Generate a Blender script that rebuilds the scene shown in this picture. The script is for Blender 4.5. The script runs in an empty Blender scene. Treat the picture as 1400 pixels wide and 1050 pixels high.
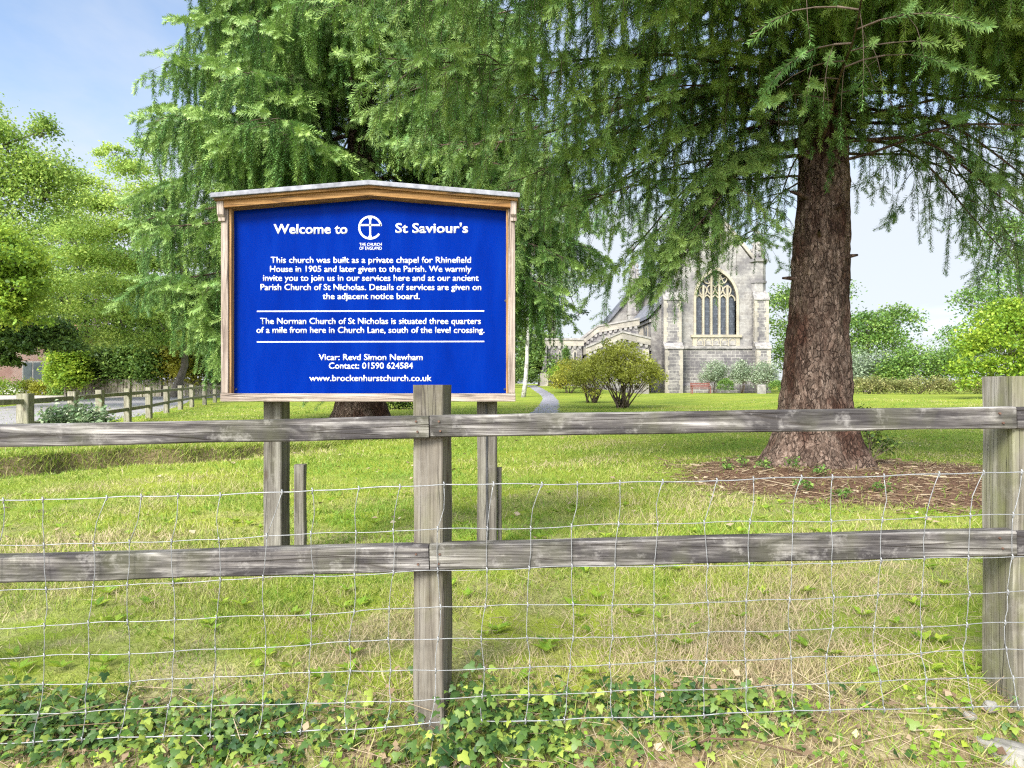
import bpy, bmesh, math, random
import numpy as np
from mathutils import Vector, Matrix
from mathutils import noise as mnoise

S = bpy.context.scene
COL = S.collection
R = math.radians
rng = np.random.default_rng(11)
random.seed(11)

# ---------------------------------------------------------------- camera
EYE = 1.14
cam_d = bpy.data.cameras.new("camera")
cam_d.sensor_width = 36.0
cam_d.lens = 24.7
cam_d.clip_start = 0.05
cam_d.clip_end = 3000
cam = bpy.data.objects.new("camera", cam_d)
COL.objects.link(cam)
cam.location = (0, 0, EYE)
cam.rotation_euler = (R(90), 0, 0)
S.camera = cam
S.cycles.use_denoising = False          # keeps the needles and grass crisp
S.cycles.filter_width = 1.25
S.cycles.sample_clamp_indirect = 4.0

# ---------------------------------------------------------------- sun, sky, exposure
SUN_EL, SUN_AZ = 38.0, 210.0          # elevation; azimuth clockwise from +Y (behind the camera, to the left)
SUN_STRENGTH, SUN_ANGLE = 2.1, 20.0
SKY_STRENGTH = 0.085
EXPOSURE = 1.7
S.view_settings.view_transform = 'Standard'
S.view_settings.look = 'None'
S.view_settings.exposure = EXPOSURE
S.view_settings.gamma = 1.0
S.view_settings.use_curve_mapping = False
to_sun = Vector((math.sin(R(SUN_AZ)) * math.cos(R(SUN_EL)), math.cos(R(SUN_AZ)) * math.cos(R(SUN_EL)), math.sin(R(SUN_EL))))
sd = bpy.data.lights.new("sun", 'SUN')
sd.energy = SUN_STRENGTH
sd.angle = R(SUN_ANGLE)
sd.color = (1.0, 0.965, 0.90)
so = bpy.data.objects.new("sun", sd)
so.rotation_euler = to_sun.to_track_quat('Z', 'Y').to_euler()
so.location = (-8, -12, 20)
COL.objects.link(so)


def nd(nt, t, **kw):
    n = nt.nodes.new(t if t.startswith('ShaderNode') else 'ShaderNode' + t)
    for k, v in kw.items():
        if k.startswith('p_'):
            setattr(n, k[2:], v)
            continue
        key = int(k[1:]) if (k[0] == 'i' and k[1:].isdigit()) else k.replace('_', ' ')
        s = n.inputs[key]
        if isinstance(v, bpy.types.NodeSocket):
            nt.links.new(v, s)
        else:
            s.default_value = v
    return n


def ramp(nt, fac, stops, interp='LINEAR'):
    n = nt.nodes.new('ShaderNodeValToRGB')
    e = n.color_ramp.elements
    n.color_ramp.interpolation = interp
    while len(e) < len(stops):
        e.new(0.5)
    for i, (p, c) in enumerate(stops):
        e[i].position = p
        e[i].color = (c, c, c, 1) if isinstance(c, (int, float)) else (c[0], c[1], c[2], 1)
    nt.links.new(fac, n.inputs[0])
    return n.outputs[0]


def mixc(nt, fac, a, b, blend='MIX'):
    n = nt.nodes.new('ShaderNodeMix')
    n.data_type = 'RGBA'
    n.blend_type = blend
    for idx, v in ((0, fac), (6, a), (7, b)):
        s = n.inputs[idx]
        if isinstance(v, bpy.types.NodeSocket):
            nt.links.new(v, s)
        elif idx == 0:
            s.default_value = v
        else:
            s.default_value = (v[0], v[1], v[2], 1)
    return n.outputs[2]


def mth(nt, op, a, b=0.0, c=0.0):
    n = nt.nodes.new('ShaderNodeMath')
    n.operation = op
    for i, v in enumerate((a, b, c)):
        if isinstance(v, bpy.types.NodeSocket):
            nt.links.new(v, n.inputs[i])
        else:
            n.inputs[i].default_value = v
    return n.outputs[0]


W = bpy.data.worlds.new("World")
S.world = W
W.use_nodes = True
nt = W.node_tree
bg = nt.nodes['Background']
sky = nd(nt, 'TexSky')
sky.sky_type = 'NISHITA'
sky.sun_disc = False
sky.sun_elevation = R(SUN_EL)
sky.sun_rotation = R(SUN_AZ)
sky.air_density = 1.0
sky.dust_density = 0.6
sky.ozone_density = 1.6
tc = nd(nt, 'TexCoord')
sep = nd(nt, 'SeparateXYZ', i0=tc.outputs['Generated'])
zz = mth(nt, 'MAXIMUM', sep.outputs[2], 0.04)
pl = nd(nt, 'CombineXYZ', i0=mth(nt, 'DIVIDE', sep.outputs[0], mth(nt, 'ADD', zz, 0.25)),
        i1=mth(nt, 'DIVIDE', sep.outputs[1], mth(nt, 'ADD', zz, 0.25)), i2=0.0)
cn = nd(nt, 'TexNoise', Vector=pl.outputs[0], Scale=1.35, Detail=7.0, Roughness=0.58, Distortion=0.35)
cl = ramp(nt, cn.outputs[0], [(0.36, 0.0), (0.66, 1.0)])
hz = ramp(nt, sep.outputs[2], [(0.0, 0.90), (0.16, 0.74), (0.34, 0.14), (0.7, 0.05)])
cf = mth(nt, 'MINIMUM', mth(nt, 'ADD', mth(nt, 'MULTIPLY', cl, 0.62), hz), 0.95)
# fill glow added round the sun (behind the camera), and the bluer sky opposite
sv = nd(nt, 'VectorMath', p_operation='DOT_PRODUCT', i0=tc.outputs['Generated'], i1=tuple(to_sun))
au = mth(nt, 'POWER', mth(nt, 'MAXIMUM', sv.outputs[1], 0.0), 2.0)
cloud_glow_c = nd(nt, 'VectorMath', p_operation='SCALE', i0=(3.1, 3.3, 3.6), Scale=mth(nt, 'ADD', 1.0, mth(nt, 'MULTIPLY', au, 6.3)))
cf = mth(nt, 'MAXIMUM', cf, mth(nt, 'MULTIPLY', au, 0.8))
skyc = mixc(nt, cf, sky.outputs[0], cloud_glow_c.outputs[0])
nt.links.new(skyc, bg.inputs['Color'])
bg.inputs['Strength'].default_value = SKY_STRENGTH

# ---------------------------------------------------------------- object helpers
WORLDPOS = {}


def tag(o, label=None, cat=None, group=None, kind=None):
    if label:
        o['label'] = label
    if cat:
        o['category'] = cat
    if group:
        o['group'] = group
    if kind:
        o['kind'] = kind
    return o


def thing(name, label, cat, loc=(0, 0, 0), group=None):
    o = bpy.data.objects.new(name, None)
    o.empty_display_size = 0.2
    o.location = loc
    COL.objects.link(o)
    WORLDPOS[o.name] = Vector(loc)
    return tag(o, label, cat, group)


def link(name, me, mat, parent=None, origin=None):
    """verts are given in world space; the object's origin goes to the parent's place (or `origin`)"""
    o = bpy.data.objects.new(name, me)
    COL.objects.link(o)
    if mat:
        me.materials.append(mat)
    if parent is not None:
        w = WORLDPOS[parent.name]
        o.parent = parent
        WORLDPOS[o.name] = w
        off = w
    else:
        off = Vector(origin) if origin is not None else Vector((0, 0, 0))
        o.location = off
        WORLDPOS[o.name] = off
    if off.length > 0:
        me.transform(Matrix.Translation(-off))
    return o


def np_mesh(name, V, F, smooth=False, tint=None):
    """V (n,3) float, F (m,3) or (m,4) int"""
    V = np.asarray(V, dtype=np.float32)
    F = np.asarray(F, dtype=np.int32)
    me = bpy.data.meshes.new(name)
    k = F.shape[1]
    me.vertices.add(len(V))
    me.vertices.foreach_set('co', V.ravel())
    me.loops.add(F.size)
    me.loops.foreach_set('vertex_index', F.ravel())
    me.polygons.add(len(F))
    me.polygons.foreach_set('loop_start', np.arange(len(F), dtype=np.int32) * k)
    try:
        me.polygons.foreach_set('loop_total', np.full(len(F), k, dtype=np.int32))
    except Exception:
        pass
    if smooth:
        me.polygons.foreach_set('use_smooth', np.ones(len(F), dtype=bool))
    if tint is not None:
        a = me.attributes.new('tint', 'FLOAT', 'POINT')
        a.data.foreach_set('value', np.asarray(tint, dtype=np.float32))
    me.update(calc_edges=True)
    return me


class MB:
    """collects shapes into one mesh (verts in world space)"""

    def __init__(s):
        s.v, s.f = [], []

    def add(s, verts, faces):
        n = len(s.v)
        s.v += [tuple(p) for p in verts]
        s.f += [tuple(i + n for i in f) for f in faces]
        return s

    def box(s, x0, x1, y0, y1, z0, z1, rz=0.0, about=None):
        vs = [(x, y, z) for z in (z0, z1) for y in (y0, y1) for x in (x0, x1)]
        if rz:
            cx, cy = about if about else ((x0 + x1) / 2, (y0 + y1) / 2)
            c, q = math.cos(rz), math.sin(rz)
            vs = [(cx + (x - cx) * c - (y - cy) * q, cy + (x - cx) * q + (y - cy) * c, z) for x, y, z in vs]
        return s.add(vs, [(0, 2, 3, 1), (4, 5, 7, 6), (0, 1, 5, 4), (2, 6, 7, 3), (0, 4, 6, 2), (1, 3, 7, 5)])

    def prism(s, poly, y0, y1):
        """poly: (x,z) list, extruded along y"""
        n = len(poly)
        vs = [(x, y0, z) for x, z in poly] + [(x, y1, z) for x, z in poly]
        fs = [tuple(range(n)), tuple(range(2 * n - 1, n - 1, -1))]
        fs += [(i, i + n, (i + 1) % n + n, (i + 1) % n) for i in range(n)]
        return s.add(vs, fs)

    def prism_x(s, poly, x0, x1):
        n = len(poly)
        vs = [(x0, y, z) for y, z in poly] + [(x1, y, z) for y, z in poly]
        fs = [tuple(range(n)), tuple(range(2 * n - 1, n - 1, -1))]
        fs += [(i, i + n, (i + 1) % n + n, (i + 1) % n) for i in range(n)]
        return s.add(vs, fs)

    def prism_z(s, poly, z0, z1, scale_top=1.0):
        n = len(poly)
        cx = sum(p[0] for p in poly) / n
        cy = sum(p[1] for p in poly) / n
        vs = [(x, y, z0) for x, y in poly] + [(cx + (x - cx) * scale_top, cy + (y - cy) * scale_top, z1) for x, y in poly]
        fs = [tuple(range(n)), tuple(range(2 * n - 1, n - 1, -1))]
        fs += [(i, i + n, (i + 1) % n + n, (i + 1) % n) for i in range(n)]
        return s.add(vs, fs)

    def tube(s, pts, radii, n=8, caps=True):
        pts = [Vector(p) for p in pts]
        rings = []
        up = Vector((0.13, 0.31, 0.94))
        for i, p in enumerate(pts):
            d = (pts[min(i + 1, len(pts) - 1)] - pts[max(i - 1, 0)])
            d = d.normalized() if d.length > 1e-9 else Vector((0, 0, 1))
            a = d.cross(up)
            if a.length < 0.15:
                a = d.cross(Vector((1, 0, 0)))
            a.normalize()
            b = d.cross(a)
            r = radii[i] if hasattr(radii, '__len__') else radii
            rings.append([p + (a * math.cos(2 * math.pi * k / n) + b * math.sin(2 * math.pi * k / n)) * r for k in range(n)])
        vs = [v for ring in rings for v in ring]
        fs = []
        for i in range(len(pts) - 1):
            for k in range(n):
                k2 = (k + 1) % n
                fs.append((i * n + k, i * n + k2, (i + 1) * n + k2, (i + 1) * n + k))
        if caps:
            fs.append(tuple(range(n - 1, -1, -1)))
            fs.append(tuple((len(pts) - 1) * n + k for k in range(n)))
        return s.add(vs, fs)

    def build(s, name, mat, parent=None, origin=None, smooth=False, bevel=0.0, seg=2):
        me = bpy.data.meshes.new(name)
        me.from_pydata(s.v, [], s.f)
        bm = bmesh.new()
        bm.from_mesh(me)
        bmesh.ops.recalc_face_normals(bm, faces=bm.faces)
        if bevel:
            bmesh.ops.bevel(bm, geom=[e for e in bm.edges if e.is_manifold and e.calc_face_angle(0) > 0.5],
                            offset=bevel, segments=seg, affect='EDGES', profile=0.6, clamp_overlap=True)
        if smooth:
            for f in bm.faces:
                f.smooth = True
        bm.to_mesh(me)
        bm.free()
        return link(name, me, mat, parent, origin)


def smooth(x, a, b):
    t = np.clip((np.asarray(x, dtype=float) - a) / (b - a), 0, 1)
    return t * t * (3 - 2 * t)


# ---------------------------------------------------------------- materials
def new_mat(name):
    m = bpy.data.materials.new(name)
    m.use_nodes = True
    nt = m.node_tree
    b = nt.nodes['Principled BSDF']
    return m, nt, b


def obj_co(nt, scale=(1, 1, 1), rand=True):
    tc = nd(nt, 'TexCoord')
    v = tc.outputs['Object']
    if rand:
        oi = nd(nt, 'ObjectInfo')
        off = mth(nt, 'MULTIPLY', oi.outputs['Random'], 37.0)
        cb = nd(nt, 'CombineXYZ', i0=off, i1=off, i2=off)
        va = nd(nt, 'VectorMath', p_operation='ADD', i0=v, i1=cb.outputs[0])
        v = va.outputs[0]
    mp = nd(nt, 'Mapping', Vector=v, Scale=scale)
    return mp.outputs[0]


def bump(nt, b, height, strength=0.5, dist=0.01):
    n = nd(nt, 'Bump', Height=height, Strength=strength, Distance=dist)
    nt.links.new(n.outputs[0], b.inputs['Normal'])


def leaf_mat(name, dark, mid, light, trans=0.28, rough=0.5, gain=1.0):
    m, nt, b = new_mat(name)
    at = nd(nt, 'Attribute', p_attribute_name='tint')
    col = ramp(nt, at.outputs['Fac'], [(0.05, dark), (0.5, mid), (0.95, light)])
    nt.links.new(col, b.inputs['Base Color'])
    b.inputs['Roughness'].default_value = rough
    b.inputs['Specular IOR Level'].default_value = 0.3
    tr = nd(nt, 'BsdfTranslucent', Color=mixc(nt, 0.5, col, (0.35, 0.42, 0.05), 'MULTIPLY'))
    nt.links.new(mixc(nt, 0.55, col, light), tr.inputs['Color'])
    mx = nd(nt, 'MixShader', i0=trans, i1=b.outputs[0], i2=tr.outputs[0])
    nt.links.new(mx.outputs[0], nt.nodes['Material Output'].inputs[0])
    return m


def wood_mat(name, axis, dark, mid, light, green=0.0, stain=0.5, grain=55.0, fine=0.8):
    m, nt, b = new_mat(name)
    sc = [grain, grain, grain]
    sc[axis] = 1.6
    v = obj_co(nt, sc)
    g = nd(nt, 'TexNoise', Vector=v, Scale=1.0, Detail=6.0, Roughness=0.62, Distortion=0.6)
    sc2 = [9, 9, 9]
    sc2[axis] = 1.9
    v2 = obj_co(nt, sc2)
    s1 = nd(nt, 'TexNoise', Vector=v2, Scale=1.0, Detail=5.0, Roughness=0.65, Distortion=0.4)
    v3 = obj_co(nt, (14, 14, 14))
    s2 = nd(nt, 'TexNoise', Vector=v3, Scale=1.0, Detail=5.0, Roughness=0.7)
    col = ramp(nt, g.outputs[0], [(0.30, dark), (0.48, mid), (0.66, light)])
    st = ramp(nt, s1.outputs[0], [(0.43, 1.0), (0.57, 0.0)])
    col = mixc(nt, mth(nt, 'MULTIPLY', st, stain), col, dark)
    bl = ramp(nt, s2.outputs[0], [(0.55, 0.0), (0.72, 1.0)])
    col = mixc(nt, mth(nt, 'MULTIPLY', bl, 0.55), col, light)
    sc6 = [170, 170, 170]
    sc6[axis] = 5.0
    g2 = nd(nt, 'TexNoise', Vector=obj_co(nt, sc6), Scale=1.0, Detail=4.0, Roughness=0.6)
    col = mixc(nt, fine, col, ramp(nt, g2.outputs[0], [(0.36, (0.42, 0.40, 0.40)), (0.50, (0.95, 0.95, 0.95)), (0.66, (1.25, 1.24, 1.22))]), 'MULTIPLY')
    # knots
    kc = [5.5, 5.5, 5.5]
    kc[axis] = 2.2
    kn = nd(nt, 'TexVoronoi', Vector=obj_co(nt, kc), Scale=1.0, Randomness=1.0)
    kf = ramp(nt, kn.outputs['Distance'], [(0.05, 1.0), (0.10, 0.0)])
    col = mixc(nt, mth(nt, 'MULTIPLY', kf, 0.8), col, (0.07, 0.05, 0.035))
    if green:
        v4 = obj_co(nt, (5, 5, 3))
        s3 = nd(nt, 'TexNoise', Vector=v4, Scale=1.0, Detail=4.0, Roughness=0.6)
        gf = ramp(nt, s3.outputs[0], [(0.46, 0.0), (0.66, 1.0)])
        col = mixc(nt, mth(nt, 'MULTIPLY', gf, green), col, (0.17, 0.18, 0.06))
    # drying cracks along the grain
    sc5 = [26, 26, 26]
    sc5[axis] = 0.7
    ck = nd(nt, 'TexVoronoi', Vector=obj_co(nt, sc5), Scale=1.0, p_feature='DISTANCE_TO_EDGE')
    cr = ramp(nt, ck.outputs['Distance'], [(0.0, 1.0), (0.03, 0.0)])
    s4 = nd(nt, 'TexNoise', Vector=v2, Scale=1.7, Detail=2.0)
    cr = mth(nt, 'MULTIPLY', cr, ramp(nt, s4.outputs[0], [(0.43, 0.0), (0.51, 1.0)]))
    col = mixc(nt, mth(nt, 'MULTIPLY', cr, 0.8), col, (0.05, 0.042, 0.035))
    nt.links.new(col, b.inputs['Base Color'])
    b.inputs['Roughness'].default_value = 0.85
    b.inputs['Specular IOR Level'].default_value = 0.2
    h = mth(nt, 'SUBTRACT', g.outputs[0], mth(nt, 'MULTIPLY', cr, 0.8))
    bump(nt, b, h, 0.6, 0.006)
    return m


def noisy_mat(name, c1, c2, scale=4.0, rough=0.8, bump_s=0.3, bump_d=0.01, detail=6.0, spec=0.3, sc=(1, 1, 1)):
    m, nt, b = new_mat(name)
    v = obj_co(nt, sc)
    n = nd(nt, 'TexNoise', Vector=v, Scale=scale, Detail=detail, Roughness=0.65)
    nt.links.new(ramp(nt, n.outputs[0], [(0.32, c1), (0.68, c2)]), b.inputs['Base Color'])
    b.inputs['Roughness'].default_value = rough
    b.inputs['Specular IOR Level'].default_value = spec
    if bump_s:
        bump(nt, b, n.outputs[0], bump_s, bump_d)
    return m


M = {}
M['rail'] = wood_mat('weathered_rail_wood', 0, (0.042, 0.037, 0.036), (0.135, 0.121, 0.110), (0.36, 0.335, 0.305), 0.16, 0.95)
M['post'] = wood_mat('weathered_post_wood', 2, (0.075, 0.062, 0.048), (0.150, 0.130, 0.102), (0.225, 0.203, 0.168), 0.25, 0.5, 38.0, 0.4)
M['mossy_post'] = wood_mat('mossy_post_wood', 2, (0.085, 0.074, 0.052), (0.185, 0.166, 0.128), (0.29, 0.266, 0.222), 0.6, 0.45, 38.0, 0.4)
M['sign_post'] = wood_mat('sign_post_wood', 2, (0.07, 0.06, 0.047), (0.155, 0.138, 0.114), (0.24, 0.22, 0.185), 0.15, 0.45, 38.0, 0.4)
M['oak'] = wood_mat('oiled_oak', 0, (0.17, 0.08, 0.027), (0.32, 0.17, 0.058), (0.42, 0.245, 0.095), 0.0, 0.25, 40)
M['oak_v'] = wood_mat('oiled_oak_upright', 2, (0.21, 0.11, 0.045), (0.35, 0.20, 0.08), (0.46, 0.29, 0.13), 0.0, 0.25, 40)
M['oak_grey'] = wood_mat('silvered_oak', 2, (0.17, 0.125, 0.098), (0.30, 0.24, 0.19), (0.41, 0.34, 0.28), 0.0, 0.25, 40)
M['oak_grey_h'] = wood_mat('silvered_oak_sill', 0, (0.17, 0.125, 0.098), (0.30, 0.24, 0.19), (0.41, 0.34, 0.28), 0.0, 0.25, 40)
M['board_grey'] = wood_mat('weathered_boards', 2, (0.22, 0.19, 0.15), (0.38, 0.34, 0.28), (0.50, 0.45, 0.38), 0.2, 0.3, 20)
M['far_rail'] = wood_mat('far_rail_wood', 2, (0.13, 0.115, 0.08), (0.25, 0.23, 0.165), (0.36, 0.335, 0.255), 0.3, 0.3, 30)
M['felt'] = noisy_mat('grey_roof_felt', (0.14, 0.14, 0.15), (0.32, 0.32, 0.34), 18, 0.9, 0.4, 0.004)
M['wire'] = noisy_mat('galvanised_wire', (0.19, 0.19, 0.19), (0.34, 0.34, 0.33), 30, 0.5, 0.0)
M['wire'].node_tree.nodes['Principled BSDF'].inputs['Metallic'].default_value = 0.35
M['white'] = noisy_mat('white_vinyl', (0.62, 0.64, 0.66), (0.66, 0.68, 0.70), 2, 0.5, 0.0)
M['iron'] = noisy_mat('dark_iron', (0.03, 0.03, 0.03), (0.06, 0.06, 0.06), 20, 0.6, 0.1)
M['stone_loose'] = noisy_mat('loose_stone', (0.13, 0.12, 0.10), (0.30, 0.28, 0.245), 14, 0.9, 0.6, 0.02)
m, nt, b = new_mat('blue_enamel')
n = nd(nt, 'TexNoise', Vector=obj_co(nt, (5, 1, 1.1)), Scale=1.6, Detail=6.0, Roughness=0.65)
nt.links.new(ramp(nt, n.outputs[0], [(0.28, (0.0002, 0.0115, 0.148)), (0.5, (0.0003, 0.015, 0.178)), (0.74, (0.0012, 0.021, 0.205))]), b.inputs['Base Color'])
b.inputs['Roughness'].default_value = 0.16
b.inputs['Specular IOR Level'].default_value = 0.012
M['blue'] = b and m


# ---------------------------------------------------------------- terrain
_PD = np.array([-40, 0.0, 1.2, 2.0, 2.30, 2.45, 2.60, 2.9, 4.0, 8.0, 11.5, 17.0, 25.0, 32.0, 45.0, 62.0, 120.0, 600.0])
_PZ = np.array([-0.55, -0.50, -0.36, -0.20, -0.115, -0.050, -0.005, 0.03, 0.125, 0.12, 0.085, 0.16, 0.21, 0.25, 0.31, 0.36, 0.5, 1.0])
DA, DB = np.array([-7.2, 6.2]), np.array([-1.9, 13.3])   # the little bank on the left
_du = (DB - DA) / np.linalg.norm(DB - DA)
_dn = np.array([-_du[1], _du[0]])                          # towards the far side


def ground_z(x, y):
    x = np.asarray(x, dtype=float)
    y = np.asarray(y, dtype=float)
    z = np.interp(y, _PD, _PZ)
    z = z + 0.02 * np.clip(x, -3, 3) * (1 - smooth(y, 4, 14))
    s = (x - DA[0]) * _du[0] + (y - DA[1]) * _du[1]
    wob = 0.16 * np.sin(s * 1.3 + 0.5) + 0.09 * np.sin(s * 3.1) + 0.05 * np.sin(s * 7.7)
    q = (x - DA[0]) * _dn[0] + (y - DA[1]) * _dn[1] + wob
    hgt = 0.20 * (1 - smooth(s, 3.2, 9.0)) * smooth(s, -12, -4)
    z = z + hgt * smooth(q, -0.05, 0.16) * (1 - 0.75 * smooth(q, 0.6, 3.0)) - 0.05 * np.exp(-((q + 0.10) / 0.12) ** 2) * (1 - smooth(s, 5, 10))
    z = z + 0.25 * smooth(x, 7, 12) * smooth(y, 15, 28) * (1 - smooth(y, 40, 56))
    z = z + 0.62 * smooth(y, 38, 60) * (1 - smooth(x, 4.5, 11)) * smooth(x, -14, -4)
    # heap of litter and roots round the near spruce
    r = np.hypot(x - 3.46, (y - 8.0))
    z = z + 0.10 * np.exp(-(r / 1.3) ** 2)
    z = z - 0.085 * np.exp(-((x + 0.27) / 0.13) ** 2 - ((y - 2.43) / 0.075) ** 2)      # washed-out hollow at the centre post
    # small unevenness
    z = z + 0.012 * np.sin(x * 2.3 + 1.1 * y) * np.cos(y * 1.9 - 0.6 * x) + 0.006 * np.sin(5.1 * x + 2.2) * np.sin(4.3 * y)
    # scooped bank below the netting
    bk = smooth(y, 2.16, 2.30) * (1 - smooth(y, 2.36, 2.50))
    z = z - 0.05 * bk * (0.5 + 0.5 * np.sin(x * 3.7 + 0.7)) * (1 - 0.7 * smooth(-x, 0.3, 0.8))
    return z


def gz(x, y):
    return float(ground_z(x, y))


def nonuni(a, fine0, fine1, b, step, growth=1.09):
    core = list(np.arange(fine0, fine1 + 1e-6, step))
    hi, st = [], step
    v = core[-1]
    while v < b:
        st *= growth
        v += st
        hi.append(min(v, b))
    lo, st, v = [], step, core[0]
    while v > a:
        st *= growth
        v -= st
        lo.append(max(v, a))
    return np.array(lo[::-1] + core + hi)


gxs = nonuni(-400, -6.5, 5.5, 400, 0.055)
gys = nonuni(-60, 1.7, 9.5, 900, 0.055)
GX, GY = np.meshgrid(gxs, gys)
GZ = ground_z(GX, GY)
near = np.exp(-((GY - 4.5) / 6.0) ** 2) * (np.abs(GX) < 8)
GZ = GZ + near * rng.normal(0, 0.006, GZ.shape)
nx, ny = len(gxs), len(gys)
ii = (np.arange(ny - 1)[:, None] * nx + np.arange(nx - 1)[None, :]).ravel()
GF = np.stack([ii, ii + 1, ii + nx + 1, ii + nx], 1)


def world_co(nt, scale=(1, 1, 1)):
    g = nd(nt, 'NewGeometry')
    return nd(nt, 'Mapping', Vector=g.outputs['Position'], Scale=scale).outputs[0]


m, nt, b = new_mat('lawn')
v = world_co(nt)
n1 = nd(nt, 'TexNoise', Vector=v, Scale=0.45, Detail=5.0, Roughness=0.6, Distortion=0.3)
n2 = nd(nt, 'TexNoise', Vector=v, Scale=3.2, Detail=6.0, Roughness=0.7)
n3 = nd(nt, 'TexNoise', Vector=v, Scale=45.0, Detail=4.0, Roughness=0.7)
n4 = nd(nt, 'TexNoise', Vector=v, Scale=1.3, Detail=5.0, Roughness=0.65, Distortion=0.5)
green = ramp(nt, n1.outputs[0], [(0.3, (0.16, 0.23, 0.024)), (0.5, (0.25, 0.31, 0.034)), (0.7, (0.34, 0.36, 0.046))])
straw = ramp(nt, n3.outputs[0], [(0.3, (0.24, 0.18, 0.105)), (0.7, (0.44, 0.36, 0.235))])
sep = nd(nt, 'SeparateXYZ', i0=nd(nt, 'NewGeometry').outputs['Position'])
X, Y = sep.outputs[0], sep.outputs[1]
nearf = nd(nt, 'MapRange', Value=Y, From_Min=3.0, From_Max=9.0, To_Min=1.0, To_Max=0.12).outputs[0]
sf = mth(nt, 'MULTIPLY', ramp(nt, n4.outputs[0], [(0.44, 0.0), (0.62, 1.0)]), nearf)
col = mixc(nt, mth(nt, 'MULTIPLY', sf, 0.8), green, straw)
col = mixc(nt, mth(nt, 'MULTIPLY', ramp(nt, n2.outputs[0], [(0.4, 0.0), (0.7, 1.0)]), 0.35), col, (0.10, 0.14, 0.02))
col = mixc(nt, 0.35, col, ramp(nt, n3.outputs[0], [(0.3, (0.3, 0.3, 0.3)), (0.7, (1, 1, 1))]), 'MULTIPLY')
# bare earth with fallen needles round the near spruce
dx = mth(nt, 'MULTIPLY', mth(nt, 'SUBTRACT', X, 3.75), 0.47)
dy = mth(nt, 'MULTIPLY', mth(nt, 'SUBTRACT', Y, 7.25), 0.475)
rr = mth(nt, 'SQRT', mth(nt, 'ADD', mth(nt, 'MULTIPLY', dx, dx), mth(nt, 'MULTIPLY', dy, dy)))
rr = mth(nt, 'ADD', rr, mth(nt, 'MULTIPLY', mth(nt, 'SUBTRACT', n2.outputs[0], 0.5), 0.9))
lf = ramp(nt, rr, [(0.86, 1.0), (1.12, 0.0)])
litter = ramp(nt, n3.outputs[0], [(0.28, (0.055, 0.030, 0.019)), (0.5, (0.125, 0.070, 0.043)), (0.72, (0.26, 0.165, 0.105))])
col = mixc(nt, lf, col, litter)
dxb = mth(nt, 'SUBTRACT', X, -3.65)
dyb = mth(nt, 'SUBTRACT', Y, 17.0)
rb = mth(nt, 'SQRT', mth(nt, 'ADD', mth(nt, 'MULTIPLY', dxb, dxb), mth(nt, 'MULTIPLY', dyb, dyb)))
rb = mth(nt, 'ADD', rb, mth(nt, 'MULTIPLY', mth(nt, 'SUBTRACT', n2.outputs[0], 0.5), 1.6))
col = mixc(nt, mth(nt, 'MULTIPLY', ramp(nt, rb, [(0.9, 1.0), (1.6, 0.0)]), 0.8), col, litter)
# bare soil of the roadside bank under the netting and on the little bank
nb = nd(nt, 'TexNoise', Vector=v, Scale=2.4, Detail=5.0, Roughness=0.7)
bankf = nd(nt, 'MapRange', Value=Y, From_Min=2.36, From_Max=2.62, To_Min=1.0, To_Max=0.0).outputs[0]
bankf = mth(nt, 'MULTIPLY', bankf, ramp(nt, nb.outputs[0], [(0.36, 0.35), (0.60, 1.0)]))
soil = ramp(nt, n3.outputs[0], [(0.28, (0.10, 0.065, 0.035)), (0.5, (0.21, 0.145, 0.085)), (0.72, (0.36, 0.27, 0.18))])
col = mixc(nt, bankf, col, soil)
nrm = nd(nt, 'SeparateXYZ', i0=nd(nt, 'NewGeometry').outputs['True Normal'])
steep = nd(nt, 'MapRange', Value=nrm.outputs[2], From_Min=0.93, From_Max=0.80, To_Min=0.0, To_Max=0.9).outputs[0]
steep = mth(nt, 'MULTIPLY', steep, nd(nt, 'MapRange', Value=Y, From_Min=4.5, From_Max=5.5).outputs[0])
col = mixc(nt, steep, col, mixc(nt, 0.5, soil, (0.05, 0.035, 0.02)))
nt.links.new(col, b.inputs['Base Color'])
b.inputs['Roughness'].default_value = 0.9
b.inputs['Specular IOR Level'].default_value = 0.1
bump(nt, b, n3.outputs[0], 0.8, 0.02)
M['lawn'] = m
me = np_mesh('lawn', np.stack([GX.ravel(), GY.ravel(), GZ.ravel()], 1), GF, smooth=True)
lawn = link('lawn', me, M['lawn'])
tag(lawn, 'mown churchyard lawn with straw patches and bare needle litter under the spruce', 'lawn', kind='structure')


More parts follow.
